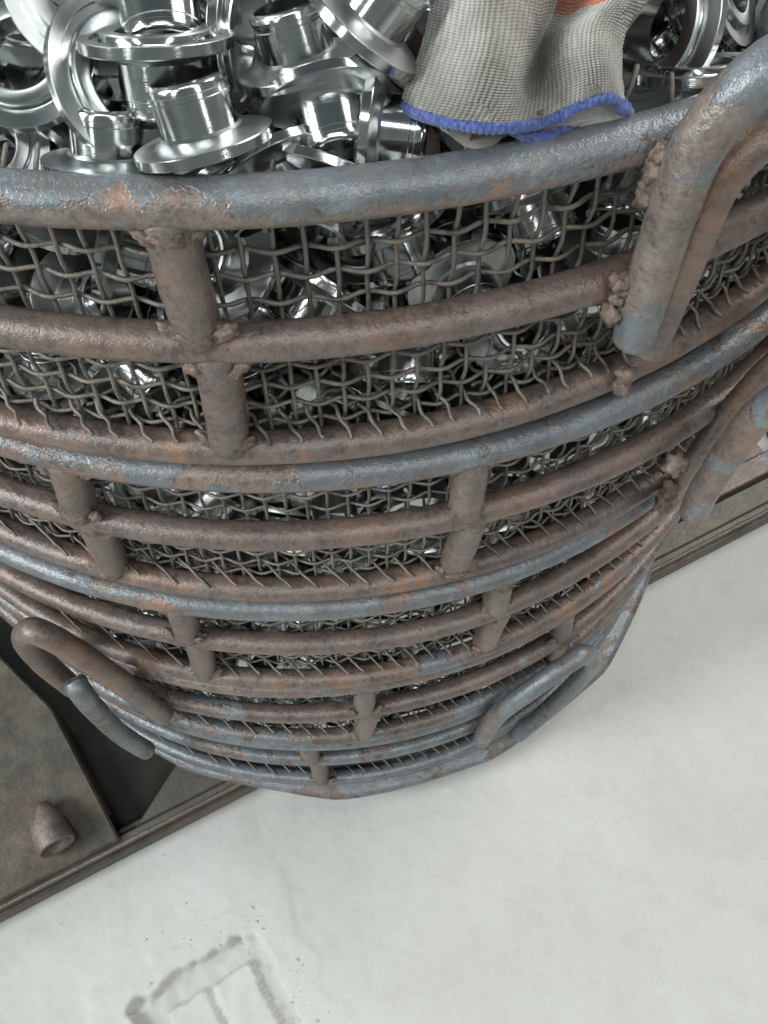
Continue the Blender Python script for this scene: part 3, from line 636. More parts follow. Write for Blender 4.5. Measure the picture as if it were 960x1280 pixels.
PILE = [(-178.2,357.6,-109.7,.300,.000,-.000,.954),(-250.6,353.2,-105.6,.854,-.498,.049,-.140),(64.2,359.3,-109.7,.384,.000,-.000,-.923),(102.8,270.3,-114.7,.000,-.930,-.367,-.000),(94.2,374.7,-101.5,.336,-.677,.076,-.650),(-58.5,399.9,-114.7,.000,-.988,.153,.000),(15.8,261.4,-105.9,.542,-.233,-.445,.673),(3.2,422.7,-101.1,.704,-.704,-.069,-.069),(243.4,404.2,-105.6,.008,-.469,.098,.878),(195.6,339.6,-100.9,.694,.530,.465,.145),(103.6,412.2,-105.7,.851,.298,.401,.162),(-126.2,384.6,-105.9,.740,.342,.367,-.447),(231.8,408.0,-81.1,.353,-.830,-.152,.405),(-174.3,239.8,-114.7,.000,-.900,.436,-.000),(-185.6,393.2,-114.7,.000,.993,.116,-.000),(34.0,290.1,-105.9,.653,-.063,-.499,-.566),(81.1,329.4,-114.7,.000,.002,-1.000,.000),(-37.4,343.1,-108.5,.310,-.036,.045,.949),(-61.7,319.6,-114.7,.000,.613,-.790,.000),(76.5,297.0,-105.8,.328,.225,.034,.917),(122.7,323.9,-105.9,.535,.228,.448,.678),(73.2,400.1,-105.4,.768,.099,-.276,-.569),(50.1,261.8,-105.1,.332,.008,.324,-.886),(-68.0,280.9,-109.7,.603,-.000,-.000,.798),(4.4,336.2,-114.7,.000,.350,.937,.000),(-187.2,313.8,-105.7,.937,-.091,.224,-.253),(-97.1,217.6,-105.0,.660,-.003,-.520,-.542),(-155.3,408.9,-109.3,.786,-.012,.013,-.618),(180.0,394.2,-105.9,.605,-.093,.494,-.618),(176.9,364.1,-100.1,.023,.199,.817,.541),(-90.6,255.1,-114.7,.000,-.603,-.798,-.000),(-262.6,409.1,-101.1,.705,-.069,-.702,.069),(-38.6,422.7,-101.1,.624,-.624,-.333,-.333),(116.6,382.5,-105.2,.009,-.348,.229,-.909),(-133.6,228.6,-114.7,.000,-.078,.997,.000),(50.4,238.8,-103.6,.160,-.713,.622,.281),(-253.1,287.8,-103.8,.809,-.537,.198,-.134),(93.4,303.4,-97.1,.092,.799,-.557,-.209),(78.1,250.9,-100.0,.233,.693,-.509,-.454),(-38.0,374.4,-105.5,.599,.270,-.367,.658),(-11.6,381.0,-105.9,.854,.213,-.455,-.131),(64.8,357.9,-95.1,.000,.126,.992,-.000),(-141.2,290.1,-105.9,.096,-.152,-.479,.859),(-211.3,337.2,-105.1,.543,.087,-.314,-.774),(-105.3,409.4,-105.8,.754,-.213,.454,-.423),(-179.3,281.3,-114.7,.000,-.059,-.998,-.000),(-61.1,228.5,-109.7,.849,.001,-.001,.529),(166.1,318.5,-105.9,.050,.498,-.069,-.863),(-31.0,302.3,-107.7,.435,-.059,-.077,.895),(-21.0,211.1,-101.1,.119,.019,.707,-.697),(-228.2,264.7,-105.7,.863,.202,.458,.073),(-115.4,239.1,-99.2,.225,.775,-.385,-.448),(45.8,422.7,-101.1,.069,-.070,-.704,-.704),(100.0,343.8,-84.4,.163,-.353,-.567,.727),(-233.5,394.2,-105.9,.846,.197,.462,-.178),(43.0,388.4,-94.5,.169,.170,.291,.926),(103.5,271.0,-90.1,.400,.000,-.000,-.916),(135.4,413.3,-105.9,.442,.374,-.337,.743),(22.6,365.3,-109.7,.731,.000,-.000,-.682),(-120.3,334.4,-114.7,.000,.311,-.951,-.000),(-89.7,250.0,-81.0,.266,.155,.723,.619),(-218.8,299.8,-105.3,.583,.048,-.425,-.691),(130.5,290.2,-106.2,.056,.891,.391,-.222),(54.3,322.1,-105.9,.162,-.463,-.197,.849),(-213.6,368.1,-103.4,.118,-.464,.823,-.305),(-85.1,344.6,-109.7,.868,-.000,.000,-.496),(-156.6,321.2,-105.8,.206,-.404,-.882,.128),(64.1,413.6,-80.5,.453,.435,-.067,.776),(-76.3,411.8,-102.0,.258,.899,.207,.288),(-36.4,267.3,-114.7,.000,.122,-.993,-.000),(-122.7,362.2,-98.1,.931,.033,.217,.292),(-69.2,311.3,-85.5,.430,.273,-.286,.812),(13.5,402.3,-101.7,.311,-.106,-.660,-.676),(210.7,413.3,-105.5,.542,.426,.274,-.671),(-175.8,407.9,-82.1,.712,-.030,-.695,-.094),(-203.7,253.6,-105.2,.811,-.110,.186,.544),(207.8,385.4,-106.2,.958,.142,.146,.203),(-106.1,279.4,-99.5,.559,-.571,-.517,.308),(-233.0,422.7,-101.1,.069,-.069,-.704,-.704),(.9,326.7,-95.0,.032,-.217,.975,.039),(-44.5,290.1,-86.9,.241,.297,-.372,.846),(-96.1,308.0,-104.0,.828,.291,-.479,.013),(142.0,351.8,-109.7,.287,.000,.000,.958),(95.0,356.8,-61.8,.140,.522,-.789,.292),(-15.0,267.7,-100.5,.484,-.433,-.760,.035),(80.0,330.9,-81.6,.862,.066,-.192,.464),(-83.7,341.0,-86.3,.220,-.332,-.377,-.836),(86.0,260.5,-75.5,.008,.413,.911,.011),(-248.9,324.1,-114.7,.000,.076,.997,.000),(-171.0,268.3,-87.0,.719,.075,.427,-.543),(8.7,225.4,-105.9,.540,-.323,.383,.677),(-73.8,267.0,-86.1,.076,-.493,.009,-.867),(-89.5,379.4,-94.2,.965,.022,.056,-.254),(151.9,347.9,-86.3,.699,.342,-.369,-.509),(-51.8,356.7,-89.0,.883,-.035,-.198,-.424),(-72.7,221.8,-86.3,.025,-.494,.091,-.865),(-155.5,230.6,-89.8,.941,-.065,.284,.173),(146.9,390.9,-102.0,.265,.026,-.925,-.271),(8.2,298.1,-98.1,.437,-.830,.057,.341),(34.8,353.4,-85.5,.789,.051,-.517,-.327),(131.1,315.3,-79.7,.509,.049,-.840,.180),(-146.5,260.5,-109.6,.520,-.004,-.004,.854),(55.1,264.5,-74.5,.456,.686,.110,.556),(152.6,314.6,-99.4,.476,-.214,.838,-.163),(9.5,382.5,-68.3,.317,.943,-.013,.102),(174.6,422.7,-101.1,.547,-.547,.449,.449),(138.4,280.4,-75.5,.700,.617,.335,.129),(-213.2,400.6,-99.2,.450,-.759,-.413,.224),(-29.0,329.9,-82.9,.039,-.167,-.425,.889),(-179.1,370.2,-85.5,.059,.253,-.301,-.917),(-74.0,302.5,-71.8,.328,-.872,.288,.222),(-3.2,236.8,-96.9,.449,.765,.405,-.222),(-188.0,261.9,-38.2,.618,.139,.413,.654),(30.5,318.4,-99.6,.669,.194,-.706,-.131),(-108.1,223.2,-76.9,.485,-.494,-.717,.079),(28.2,226.8,-71.0,.346,-.121,-.695,-.618),(-136.4,270.0,-86.0,.176,.457,-.201,.848),(107.3,407.6,-80.0,.017,-.780,.290,.555),(-223.2,335.8,-81.9,.831,-.376,.342,.223),(152.5,413.5,-77.8,.875,.328,.058,.351),(-122.7,304.3,-100.0,.526,.549,-.649,.025),(-117.0,366.9,-77.5,.063,-.472,-.879,-.004),(-82.6,354.9,-61.6,.490,-.708,.419,-.286),(138.2,348.0,-80.7,.427,.367,.782,.266),(-49.5,217.0,-79.2,.027,.275,.396,.876),(111.6,349.2,-34.7,.802,.286,-.381,.361),(-33.2,391.8,-86.3,.558,.784,-.257,-.087),(-149.0,365.7,-88.6,.024,-.808,-.022,-.588),(-148.6,232.8,-77.0,.291,.372,-.881,.002),(-238.5,303.6,-90.3,.939,-.169,-.224,-.200),(-175.4,336.6,-85.6,.541,-.127,-.336,-.760),(-141.7,409.1,-90.2,.471,-.016,.008,-.882),(-49.5,364.4,-74.2,.064,.936,-.289,.190),(-242.7,413.3,-75.4,.860,.306,-.036,-.406),(-208.9,267.4,-88.3,.974,-.188,.107,.070),(-15.7,357.4,-85.9,.904,.245,-.350,.008),(-87.2,413.1,-71.1,.900,.355,.248,-.055),(13.7,360.5,-85.8,.853,-.124,-.505,-.047),(-40.4,241.1,-91.1,.134,-.301,-.822,.465),(173.3,326.1,-74.4,.201,-.831,-.371,.362),(195.5,394.0,-83.7,.115,-.978,-.033,.169),(-25.6,219.4,-68.1,.812,-.467,.120,-.330),(-121.4,409.1,-76.3,.011,-.772,-.635,.015),(16.1,330.8,-64.3,.084,.765,-.085,.634),(-163.7,257.1,-65.7,.452,-.054,.819,-.350),(-204.2,348.8,-72.0,.548,-.609,-.163,-.550),(-14.9,412.3,-75.5,.137,-.324,-.818,-.456),(-57.8,409.5,-71.3,.335,-.199,-.872,-.297),(194.5,352.8,-74.5,.598,-.045,-.283,-.748),(-191.3,306.9,-86.6,.085,-.858,-.453,.226),(-19.5,270.0,-77.3,.016,-.107,.994,-.009),(-143.7,330.3,-76.4,.472,-.153,.785,-.372),(-252.1,277.2,-76.9,.166,-.855,-.396,-.291),(123.9,368.8,-84.7,.610,.692,.385,.039),(62.4,234.2,-72.1,.175,-.106,.698,-.686),(26.2,241.6,-74.2,.128,.352,-.615,.694),(62.4,349.0,-62.8,.360,-.425,.817,-.148),(29.7,285.7,-76.6,.039,-.370,-.928,-.019),(137.5,405.0,-55.2,.159,.414,.844,.303),(-65.3,240.9,-53.9,.795,.126,-.324,.496),(-228.5,364.5,-70.2,.243,.700,.315,.593),(163.0,380.7,-72.9,.173,-.971,.154,-.067),(-54.0,265.3,-73.4,.272,-.019,.022,.962),(126.8,333.4,-52.9,.076,-.525,.034,.847),(70.6,377.0,-43.8,.273,-.584,-.057,.762),(-68.8,376.9,-68.1,.611,.112,.741,-.257),(-141.4,231.1,-57.4,.154,.946,-.145,-.246),(-198.9,412.7,-84.4,.384,.740,-.536,-.130),(-33.4,318.9,-74.4,.425,-.624,.634,.168),(-158.0,409.1,-65.6,.214,.611,-.742,-.175),(-56.7,216.3,-47.2,.126,-.794,-.498,-.325),(-251.9,316.9,-85.0,.236,.950,.134,.153),(-249.2,389.2,-63.8,.093,-.031,-.228,-.969),(-192.4,309.6,-59.0,.107,-.599,-.734,.301),(203.9,422.7,-68.3,.548,-.548,.447,.447),(-128.0,308.0,-77.2,.135,.627,.765,-.057),(219.0,375.1,-85.6,.604,-.017,.707,-.369),(-93.6,391.3,-64.2,.462,-.795,-.371,-.127),(-101.8,285.7,-65.9,.832,.379,-.312,.258),(-3.3,302.6,-68.3,.463,.008,-.165,.871),(85.8,411.4,-66.7,.046,-.502,.237,-.831),(-188.1,231.4,-78.2,.653,.705,.016,-.277),(-251.9,373.8,-92.7,.462,-.864,.028,-.197),(111.9,304.2,-73.6,.687,-.110,.674,.250),(38.6,294.3,-56.9,.076,.894,-.438,-.066),(-123.4,259.7,-66.7,.972,-.091,.212,.039),(-21.3,374.8,-56.5,.249,.181,-.201,-.930),(252.7,392.7,-67.5,.616,.347,.616,.347),(40.0,324.9,-69.0,.312,.327,-.360,.816),(-124.7,409.1,-51.9,.210,-.286,.933,-.065),(67.8,382.3,-71.4,.258,-.128,-.287,.914),(-86.0,317.8,-52.5,.071,.936,-.312,.147),(138.1,302.3,-51.6,.905,.195,.042,.375),(-71.2,409.2,-44.9,.000,.953,.292,-.077),(81.6,369.0,-23.5,.051,-.834,.358,.417),(-160.1,299.7,-79.8,.107,.566,.687,.444),(174.2,352.7,-54.9,.929,-.032,-.291,-.225),(-199.5,274.4,-67.3,.380,-.480,.385,.690),(-35.0,408.6,-49.9,.609,.157,.178,.757),(165.7,317.1,-44.3,.075,-.566,-.217,.791),(35.3,408.6,-71.2,.199,.475,.615,.596),(-167.7,286.9,-51.0,.096,.555,.522,.641),(66.4,296.4,-80.1,.119,-.972,-.133,-.151),(-217.0,293.6,-66.3,.664,-.364,-.632,.167),(12.3,268.2,-57.1,.638,.512,-.244,-.521),(-43.8,306.8,-50.9,.389,-.443,.692,.416),(-213.4,252.5,-59.8,.248,-.115,.883,.381),(-204.6,409.7,-56.5,.102,.096,.045,-.989),(-76.6,334.0,-35.1,.175,.476,.680,-.530),(-118.0,363.3,-57.8,.049,.125,-.990,-.040),(83.8,254.3,-47.2,.861,-.450,.204,.123),(212.0,364.2,-41.5,.674,.162,.685,-.223),(-7.0,240.9,-67.3,.856,-.021,-.074,.511),(-166.4,341.0,-60.0,.953,-.288,.011,.095),(-236.2,264.9,-50.8,.267,.697,.324,.581),(-11.8,297.0,-46.5,.828,.450,.335,-.008),(-113.8,330.4,-80.0,.551,.808,.048,-.203),(-176.0,307.0,-19.3,.581,-.627,.443,.270),(-40.9,373.9,-49.2,.262,.316,.910,-.065),(-55.9,339.2,-55.0,.634,.456,-.407,-.474),(138.5,371.6,-52.7,.173,-.196,.136,-.956),(-148.6,380.4,-58.3,.061,-.609,.355,.707),(174.0,412.9,-57.8,.621,.150,.160,-.752),(105.4,380.8,-54.9,.331,.918,.032,-.215),(-76.7,381.2,-.1,.806,.101,-.581,-.048),(171.2,355.5,-39.9,.056,.945,-.149,.287),(148.2,350.6,-31.6,.439,.552,.553,.443),(-251.5,343.3,-56.4,.756,.147,.084,.633),(-20.4,340.4,-57.5,.298,.376,-.869,.121),(50.4,241.1,-43.3,.196,-.293,.292,.889),(-121.2,336.6,-44.5,.211,.038,.553,-.805),(-113.8,246.0,-51.7,.130,.962,-.146,-.190),(-240.0,307.9,-61.6,.141,-.256,-.948,.129),(5.2,355.5,-44.2,.242,.498,.621,-.555),(-101.3,276.1,-47.3,.319,-.872,-.303,-.212),(-33.9,246.4,-44.4,.490,.090,.814,.299),(76.3,310.0,-60.2,.098,.959,.236,-.121),(105.2,399.9,-43.7,.304,.303,-.868,.252),(-122.6,393.6,-23.4,.152,.788,-.496,-.333),(-201.9,375.1,-71.6,.749,-.191,.109,-.625),(-72.5,372.6,-33.5,.464,-.297,-.089,-.830),(106.7,281.0,-61.0,.509,-.668,.542,-.031),(-15.1,257.6,-52.8,.027,.940,.329,.089),(-182.5,234.1,-43.5,.641,-.709,-.040,-.292),(8.0,406.3,-53.3,.944,-.238,-.105,-.205),(242.9,411.3,-44.1,.748,-.278,-.450,-.402),(-175.8,406.1,-38.6,.406,.397,-.558,-.606),(-108.9,362.7,-30.0,.318,.309,.048,.895),(-197.9,413.9,-30.4,.537,-.169,-.544,.622),(12.9,422.7,-34.9,.169,-.169,-.687,-.686),(-147.0,370.1,-34.7,.138,-.884,.338,.291),(1.6,223.6,-42.7,.905,-.276,-.116,.302),(-148.6,413.7,-31.1,.739,.481,-.383,-.275),(-140.7,263.0,-36.7,.743,-.036,.054,.666),(40.8,344.4,-37.9,.816,-.564,.130,.002),(-86.0,221.1,-47.3,.127,-.608,-.012,.784),(133.4,381.6,-22.3,.239,-.971,.016,-.021),(3.1,325.2,-34.5,.418,-.879,.231,-.007),(-178.1,380.4,-52.1,.578,-.656,.322,.364),(-97.0,413.7,-29.0,.505,-.040,.792,-.341),(-3.5,251.8,-30.8,.071,.602,.793,.058),(-262.7,309.8,-37.7,.683,-.183,-.683,.183),(221.0,396.8,-45.3,.279,-.509,-.388,-.716),(-144.6,295.7,-49.7,.033,.090,.440,.893),(-204.5,295.7,-31.7,.804,-.005,-.494,-.330),(-238.2,408.2,-47.2,.670,.258,-.427,-.549),(195.2,380.1,-55.6,.022,.569,-.114,.814),(103.5,271.8,-31.5,.969,.200,.141,-.012),(-218.7,331.0,-46.8,.969,.168,-.019,-.180),(-52.5,306.7,-13.9,.039,.681,-.487,.546),(-93.9,342.3,-8.8,.321,-.250,-.455,.792),(-61.3,273.6,-51.0,.283,.068,.185,.939),(-248.0,280.2,-36.4,.297,.399,.850,-.176),(22.7,311.0,-33.5,.124,.489,-.638,-.581),(28.6,245.7,-16.8,.711,.579,.238,-.320),(-71.4,297.5,-31.1,.297,-.589,.155,-.736),(-117.0,211.9,-47.5,.099,-.011,-.705,.702),(36.3,378.7,-52.7,.928,-.046,.306,-.208),(.8,282.7,-30.7,.166,.518,-.720,.430),(-179.2,320.9,-28.9,.403,.429,.476,-.654),(216.6,394.0,-7.2,.353,.757,.112,-.538),(-151.4,346.6,-35.0,.681,-.728,.056,.058),(160.5,389.9,-42.7,.089,.668,-.705,-.221),(-142.8,294.7,-23.2,.400,.856,.231,-.234),(-262.7,408.8,-41.6,.605,-.366,-.605,.366),(-185.8,360.3,-45.4,.245,-.187,-.706,-.638),(-92.3,247.7,-28.1,.060,-.771,.189,-.605),(-31.3,296.2,-21.3,.561,-.342,.685,-.316),(-171.6,365.2,-8.3,.862,-.380,.199,-.270),(-105.0,373.6,-13.1,.109,-.936,-.162,.293),(-145.8,319.1,-39.4,.130,-.156,.836,.511),(-44.4,278.9,-31.2,.131,-.446,-.421,-.779),(-177.7,262.9,-26.7,.257,-.392,-.811,.352),(-23.0,224.2,-21.3,.700,.283,-.619,.215),(-112.9,313.3,-41.9,.266,.775,-.038,.572),(-164.8,332.9,-5.0,.217,.566,.603,-.518),(11.8,394.2,-29.1,.250,.859,.442,-.070),(50.7,410.2,-43.9,.214,-.015,-.970,.116),(-120.6,328.5,-13.8,.102,-.072,.336,-.934),(-225.6,265.6,-12.5,.812,-.231,-.286,-.453),(162.3,380.7,-12.9,.816,-.153,.469,-.302),(145.7,413.6,-31.5,.273,.952,-.105,.091),(-223.5,374.2,-39.2,.974,-.120,.010,-.190),(-136.8,349.7,3.5,.499,-.569,.293,.584),(51.2,312.7,-38.7,.561,.568,-.566,-.205),(-151.3,295.8,1.8,.058,.068,-.994,-.062),(-71.6,216.3,-15.0,.616,-.351,-.703,-.054),(183.8,408.8,-31.8,.089,-.919,-.256,.288),(-138.7,382.5,-3.0,.033,.943,.217,.252),(103.3,375.8,-11.1,.395,.867,-.131,-.276),(141.9,318.5,-24.1,.958,.165,.119,-.203),(-133.3,224.7,-27.0,.001,-.243,.316,.917),(-67.5,251.3,-29.0,.069,-.970,-.170,-.160),(133.0,288.4,-39.3,.195,-.902,-.384,.040),(167.1,422.7,-6.2,.233,-.233,-.667,-.667),(-41.1,208.8,-17.7,.706,.706,-.000,.052),(114.2,399.2,3.4,.559,-.084,.818,.104),(-119.1,422.7,-7.3,.283,-.283,.648,.648),(-16.7,374.7,-10.3,.378,.289,.754,-.452),(-159.6,235.4,-16.8,.628,.166,.190,.736),(75.1,275.6,-48.8,.051,.328,.805,-.491),(-165.6,403.6,-13.8,.078,-.776,-.505,.370),(-86.3,244.9,7.9,.827,.166,.131,.521),(-39.3,350.2,-26.7,.726,.471,.499,-.037),(114.0,422.7,-26.8,.655,-.655,.267,.267),(-252.0,389.2,-16.5,.233,-.681,.314,-.619),(-18.5,411.8,-32.1,.765,.286,-.081,-.572),(-146.8,269.9,-13.7,.372,-.300,-.468,-.744),(-102.9,218.9,-12.3,.160,-.039,.558,-.814),(-35.6,250.5,-9.4,.334,.937,.022,-.097),(39.0,266.8,-38.6,.138,.051,.018,-.989),(44.7,408.9,-19.4,.176,.736,.610,.235),(202.1,376.0,-19.0,.179,.536,.801,-.197),(222.2,422.7,-30.6,.331,-.331,-.625,-.625),(-213.0,242.7,-27.6,.141,-.186,-.680,.695),(45.6,371.9,-29.6,.342,.266,.314,-.845),(34.4,275.8,-15.1,.792,-.459,-.106,-.390),(116.1,263.9,-12.2,.701,.645,.270,.140),(-194.1,339.3,-19.2,.448,.715,-.040,.535),(-65.4,413.8,-17.2,.425,-.246,.484,-.724),(80.7,295.0,-27.2,.828,-.322,-.457,-.047),(81.4,413.9,-25.4,.928,.265,.005,-.261),(107.8,335.1,-13.6,.105,.773,.177,-.600),(-109.4,253.2,-18.5,.448,-.450,.655,-.411),(-2.3,356.2,-20.3,.226,.331,.908,-.123),(-247.3,422.7,-16.5,.657,-.657,-.262,-.262),(-223.4,308.8,-29.9,.846,-.032,-.482,-.227),(-51.6,382.4,-23.8,.365,.173,.311,.860),(-200.5,376.6,-17.2,.738,-.414,-.411,-.340),(49.7,359.3,-14.2,.147,.175,.884,.408),(82.4,330.4,-38.3,.565,.803,-.040,.188),(-87.7,280.7,-14.8,.628,-.726,.097,-.262),(141.7,294.0,-8.3,.410,.358,-.186,-.818),(-211.7,408.0,-28.3,.145,-.785,-.242,-.551),(-262.7,357.4,-22.7,.159,.689,-.159,-.689),(-39.1,409.4,-15.9,.903,.333,.272,.020),(-30.4,326.0,-29.8,.693,.540,-.405,.254),(-237.0,386.7,-13.1,.519,-.509,-.422,.542),(-257.8,285.2,17.3,.738,.276,-.565,-.244),(186.0,341.1,-23.9,.256,-.443,-.858,-.042),(65.4,391.1,2.2,.906,.270,-.308,.105),(81.7,333.1,-14.5,.143,.975,-.163,-.038),(-252.0,283.3,-14.7,.080,-.334,.877,-.335),(-51.5,225.2,9.0,.214,.179,.172,-.945),(-.7,402.3,-1.3,.468,.305,.447,.699),(-230.4,388.7,20.3,.193,-.977,.083,-.036),(201.1,415.6,-4.5,.050,.159,-.645,.746),(-96.0,370.6,15.2,.087,-.204,-.112,.969),(184.3,384.7,-3.8,.381,-.223,.802,-.401),(132.2,360.3,-4.1,.054,.052,-.395,.915),(-189.0,275.0,-7.6,.124,.504,-.746,.416),(-93.3,301.7,-6.5,.390,.604,.315,-.620),(22.1,413.0,-.0,.320,.249,-.152,.901),(-30.8,400.6,-7.7,.339,-.902,-.043,.264),(44.2,321.0,-9.9,.089,-.055,-.246,-.964),(104.4,311.8,-42.9,.126,.847,-.233,.460),(-148.3,411.6,8.4,.148,.265,.592,.746),(64.9,261.2,-11.4,.075,-.358,.693,-.621),(85.7,406.9,-11.8,.206,-.879,-.397,-.166),(-206.3,386.4,-4.7,.498,.797,-.159,.303),(-168.7,383.6,10.3,.968,.133,.073,-.198),(-60.4,294.8,5.8,.281,-.572,.770,-.027),(-204.0,311.5,1.9,.912,.370,.076,-.159),(-4.5,299.5,-6.0,.690,-.654,.290,-.104),(-61.6,350.9,-3.3,.466,.179,-.129,.857),(-44.6,382.4,7.8,.007,.716,.506,.480),(70.6,246.7,-10.4,.395,-.565,.269,.673),(-196.1,244.6,1.0,.406,-.312,.284,.810),(-99.7,402.1,3.6,.716,-.509,-.336,.338),(-145.7,271.2,22.0,.908,.135,-.019,.396),(-221.6,413.5,5.1,.652,-.672,-.350,.008),(18.6,362.4,-5.9,.274,-.624,-.667,.301),(-64.7,260.9,2.1,.333,.383,.165,-.846),(-240.4,333.7,-29.9,.090,-.888,.218,-.395),(-51.3,413.6,13.3,.358,.871,.185,.282),(56.5,286.1,9.5,.014,-.108,.990,-.087),(-123.0,254.7,8.1,.185,.806,-.410,.385),(61.5,419.9,6.9,.488,-.427,.499,.576),(-39.2,327.3,7.4,.941,-.220,.033,.255),(-253.5,370.0,8.6,.551,-.782,.213,-.199),(137.0,407.6,.2,.890,-.231,.385,-.085),(-128.0,227.3,-.1,.449,.697,.555,-.058),(178.4,346.8,-.5,.070,-.024,.957,-.282),(174.5,314.0,-8.1,.179,.620,-.330,.689),(-16.3,230.0,10.8,.378,-.031,.379,.844),(-189.4,413.8,10.2,.144,.183,-.235,.944),(-106.4,319.4,5.8,.010,-.351,.680,-.643),(-200.9,350.0,6.3,.464,-.230,.084,.852),(-7.2,264.9,-1.7,.474,-.143,.378,.783),(67.7,296.6,-15.8,.093,-.555,.616,-.551),(-161.4,244.7,5.9,.893,.062,.244,.372),(141.7,328.3,3.5,.130,.411,.867,-.249),(-226.3,355.3,-15.6,.006,-.311,-.926,.215),(-219.3,286.9,3.4,.523,-.568,.501,.391),(-137.8,311.4,14.7,.239,-.293,-.839,.391),(-245.4,307.2,-7.1,.405,.388,.573,-.598),(-3.6,331.4,-2.8,.671,.358,.110,-.639),(21.1,301.1,-1.1,.039,.447,.565,-.692),(30.0,222.3,-16.0,.420,.562,-.422,.574),(106.8,297.8,-3.5,.891,.077,.428,-.130),(35.8,262.9,13.6,.375,-.728,-.437,-.372),(-555.1,-31.4,-105.9,.196,.344,-.367,.842),(-248.8,336.3,2.4,.494,-.138,-.232,-.827),(6.8,225.4,1.8,.454,-.426,-.045,.781),(80.8,311.8,9.7,.772,-.121,.074,.619),(-118.8,288.1,-14.1,.609,.031,-.788,.083),(89.2,266.5,5.9,.515,.228,-.824,-.058)]
VIS = [251, 115, 170, 114, 141, 229, 255, 419, 35, 87, 210, 34, 212, 26, 90, 166, 231, 38, 102, 155, 375, 111, 352, 157, 235, 330, 260, 95, 51, 22, 202, 311, 124, 46, 103, 350, 340, 291, 159, 128, 138, 60, 234, 30, 62, 80, 273, 312, 69, 204, 163, 116, 175, 310, 253, 3, 286, 19, 356, 184, 162, 223, 150, 13, 192, 267, 84, 205, 125]
VC = [(251, 487, 307), (115, 577, 336), (170, 303, 339), (114, 90, 358), (141, 387, 366), (229, 666, 267), (255, 150, 329), (419, 902, 26), (35, 640, 428), (87, 740, 301), (210, 770, 250), (34, 55, 470), (212, 429, 337), (26, 159, 471), (90, 511, 459), (166, 17, 328), (231, 73, 296), (38, 718, 390), (102, 653, 309), (155, 574, 290), (375, 835, 46), (111, 480, 375), (352, 950, 26), (157, 576, 268), (235, 375, 296), (330, 578, 177), (260, 538, 179), (95, 194, 389), (51, 119, 380), (22, 674, 340), (202, 727, 238), (311, 8, 192), (124, 327, 397), (46, 317, 468), (103, 937, 233), (350, 823, 22), (340, 820, 64), (291, 316, 135), (159, 263, 318), (128, 19, 377), (138, 343, 362), (60, 178, 364), (234, 143, 108), (30, 183, 378), (62, 895, 333), (80, 352, 302), (273, 526, 33), (312, 238, 207), (69, 369, 318), (204, 549, 175), (163, 908, 60), (116, 49, 314), (175, 67, 182), (310, 941, 20), (253, 4, 177), (3, 759, 406), (286, 138, 132), (19, 692, 305), (356, 417, 43), (184, 548, 164), (162, 346, 295), (223, 830, 8), (150, 386, 317), (13, 1, 444), (192, 924, 63), (267, 833, 69), (84, 393, 333), (205, 347, 161), (125, 833, 21)]
cx, cy = BK['A'][0]
pile = []
for ri, r in enumerate(PILE):
    p = Vector(r[:3])/1000
    if p.z > .028 or p.z < -.13: continue
    if math.hypot(p.x-cx, p.y-cy) > .326: continue
    v = p-CAM; d = v.dot(FWD); X_ = 480+FPX*v.dot(RIGHT)/d; Y_ = 640-FPX*v.dot(UP)/d
    if p.z > -.016 and Y_ > -40 and X_ < 860: continue
    if 480 < X_ < 820 and Y_ < 200 and p.z > -.022: continue
    if min((p-t).length for t in tops) < .021: continue
    pile.append((ri, p, Quaternion(r[3:]), X_, Y_))
pile = sorted([t for t in pile if t[0] in VIS], key=lambda t: VIS.index(t[0]))+[t for t in pile if t[0] not in VIS]
NVIS = len([t for t in pile if t[0] in VIS])
ORD = 'first second third fourth fifth sixth seventh eighth ninth tenth eleventh twelfth thirteenth fourteenth fifteenth sixteenth seventeenth eighteenth nineteenth twentieth twenty-first twenty-second twenty-third twenty-fourth twenty-fifth twenty-sixth twenty-seventh twenty-eighth twenty-ninth thirtieth thirty-first thirty-second thirty-third thirty-fourth thirty-fifth thirty-sixth thirty-seventh thirty-eighth'.split()
def band(X_, Y_):
    T = [(0, 240, 412), (180, 248, 424), (350, 250, 428), (480, 236, 414), (630, 214, 376), (760, 185, 330), (960, 90, 250)]
    for (x0, a0_, b0), (x1, a1_, b1) in zip(T, T[1:]):
        if X_ <= x1: t = max(0, (X_-x0)/(x1-x0)); return 0 if Y_ < a0_+(a1_-a0_)*t else 1 if Y_ < b0+(b1-b0)*t else 2
    return 1
BT = ['%s from the left of the half-hidden steel ferrules low in the heap above the rim', '%s from the left of the steel ferrules behind the mesh between rim and middle rod', '%s from the left of the steel ferrules behind the mesh between middle and bottom rod']
BG = ['half-hidden steel ferrules of the heap', 'steel ferrules behind the upper mesh of the top basket', 'steel ferrules behind the lower mesh of the top basket']
cen = dict((a, (b, c)) for a, b, c in VC)
for bd in range(3):
    L = sorted([t for t in pile[:NVIS] if band(*cen.get(t[0], (0, 0))) == bd], key=lambda t: cen.get(t[0], (0, 0))[0])
    for n_, (d, p, q, X_, Y_) in enumerate(L):
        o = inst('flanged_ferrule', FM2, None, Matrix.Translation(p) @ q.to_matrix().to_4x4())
        tag(o, BT[bd] % ORD[min(n_, 37)], 'steel ferrule', BG[bd])
low = [(r, z) for i, (r, z) in enumerate(prof) if i in (1, 4, 9, 10, 12, 14, 15, 16, 21, 24)]
LV, LF = lathe(low, 20)
L = []
for (d, p, q, X_, Y_) in pile[NVIS:]: L.append(([q @ v+p for v in LV], LF))
o = mesh_obj('steel_ferrule_heap', *join(L), m_steel(1)); sharp(o.data); tag(o, 'deeper steel ferrules filling the topmost basket behind the nearest ones', 'steel ferrules', kind='stuff')
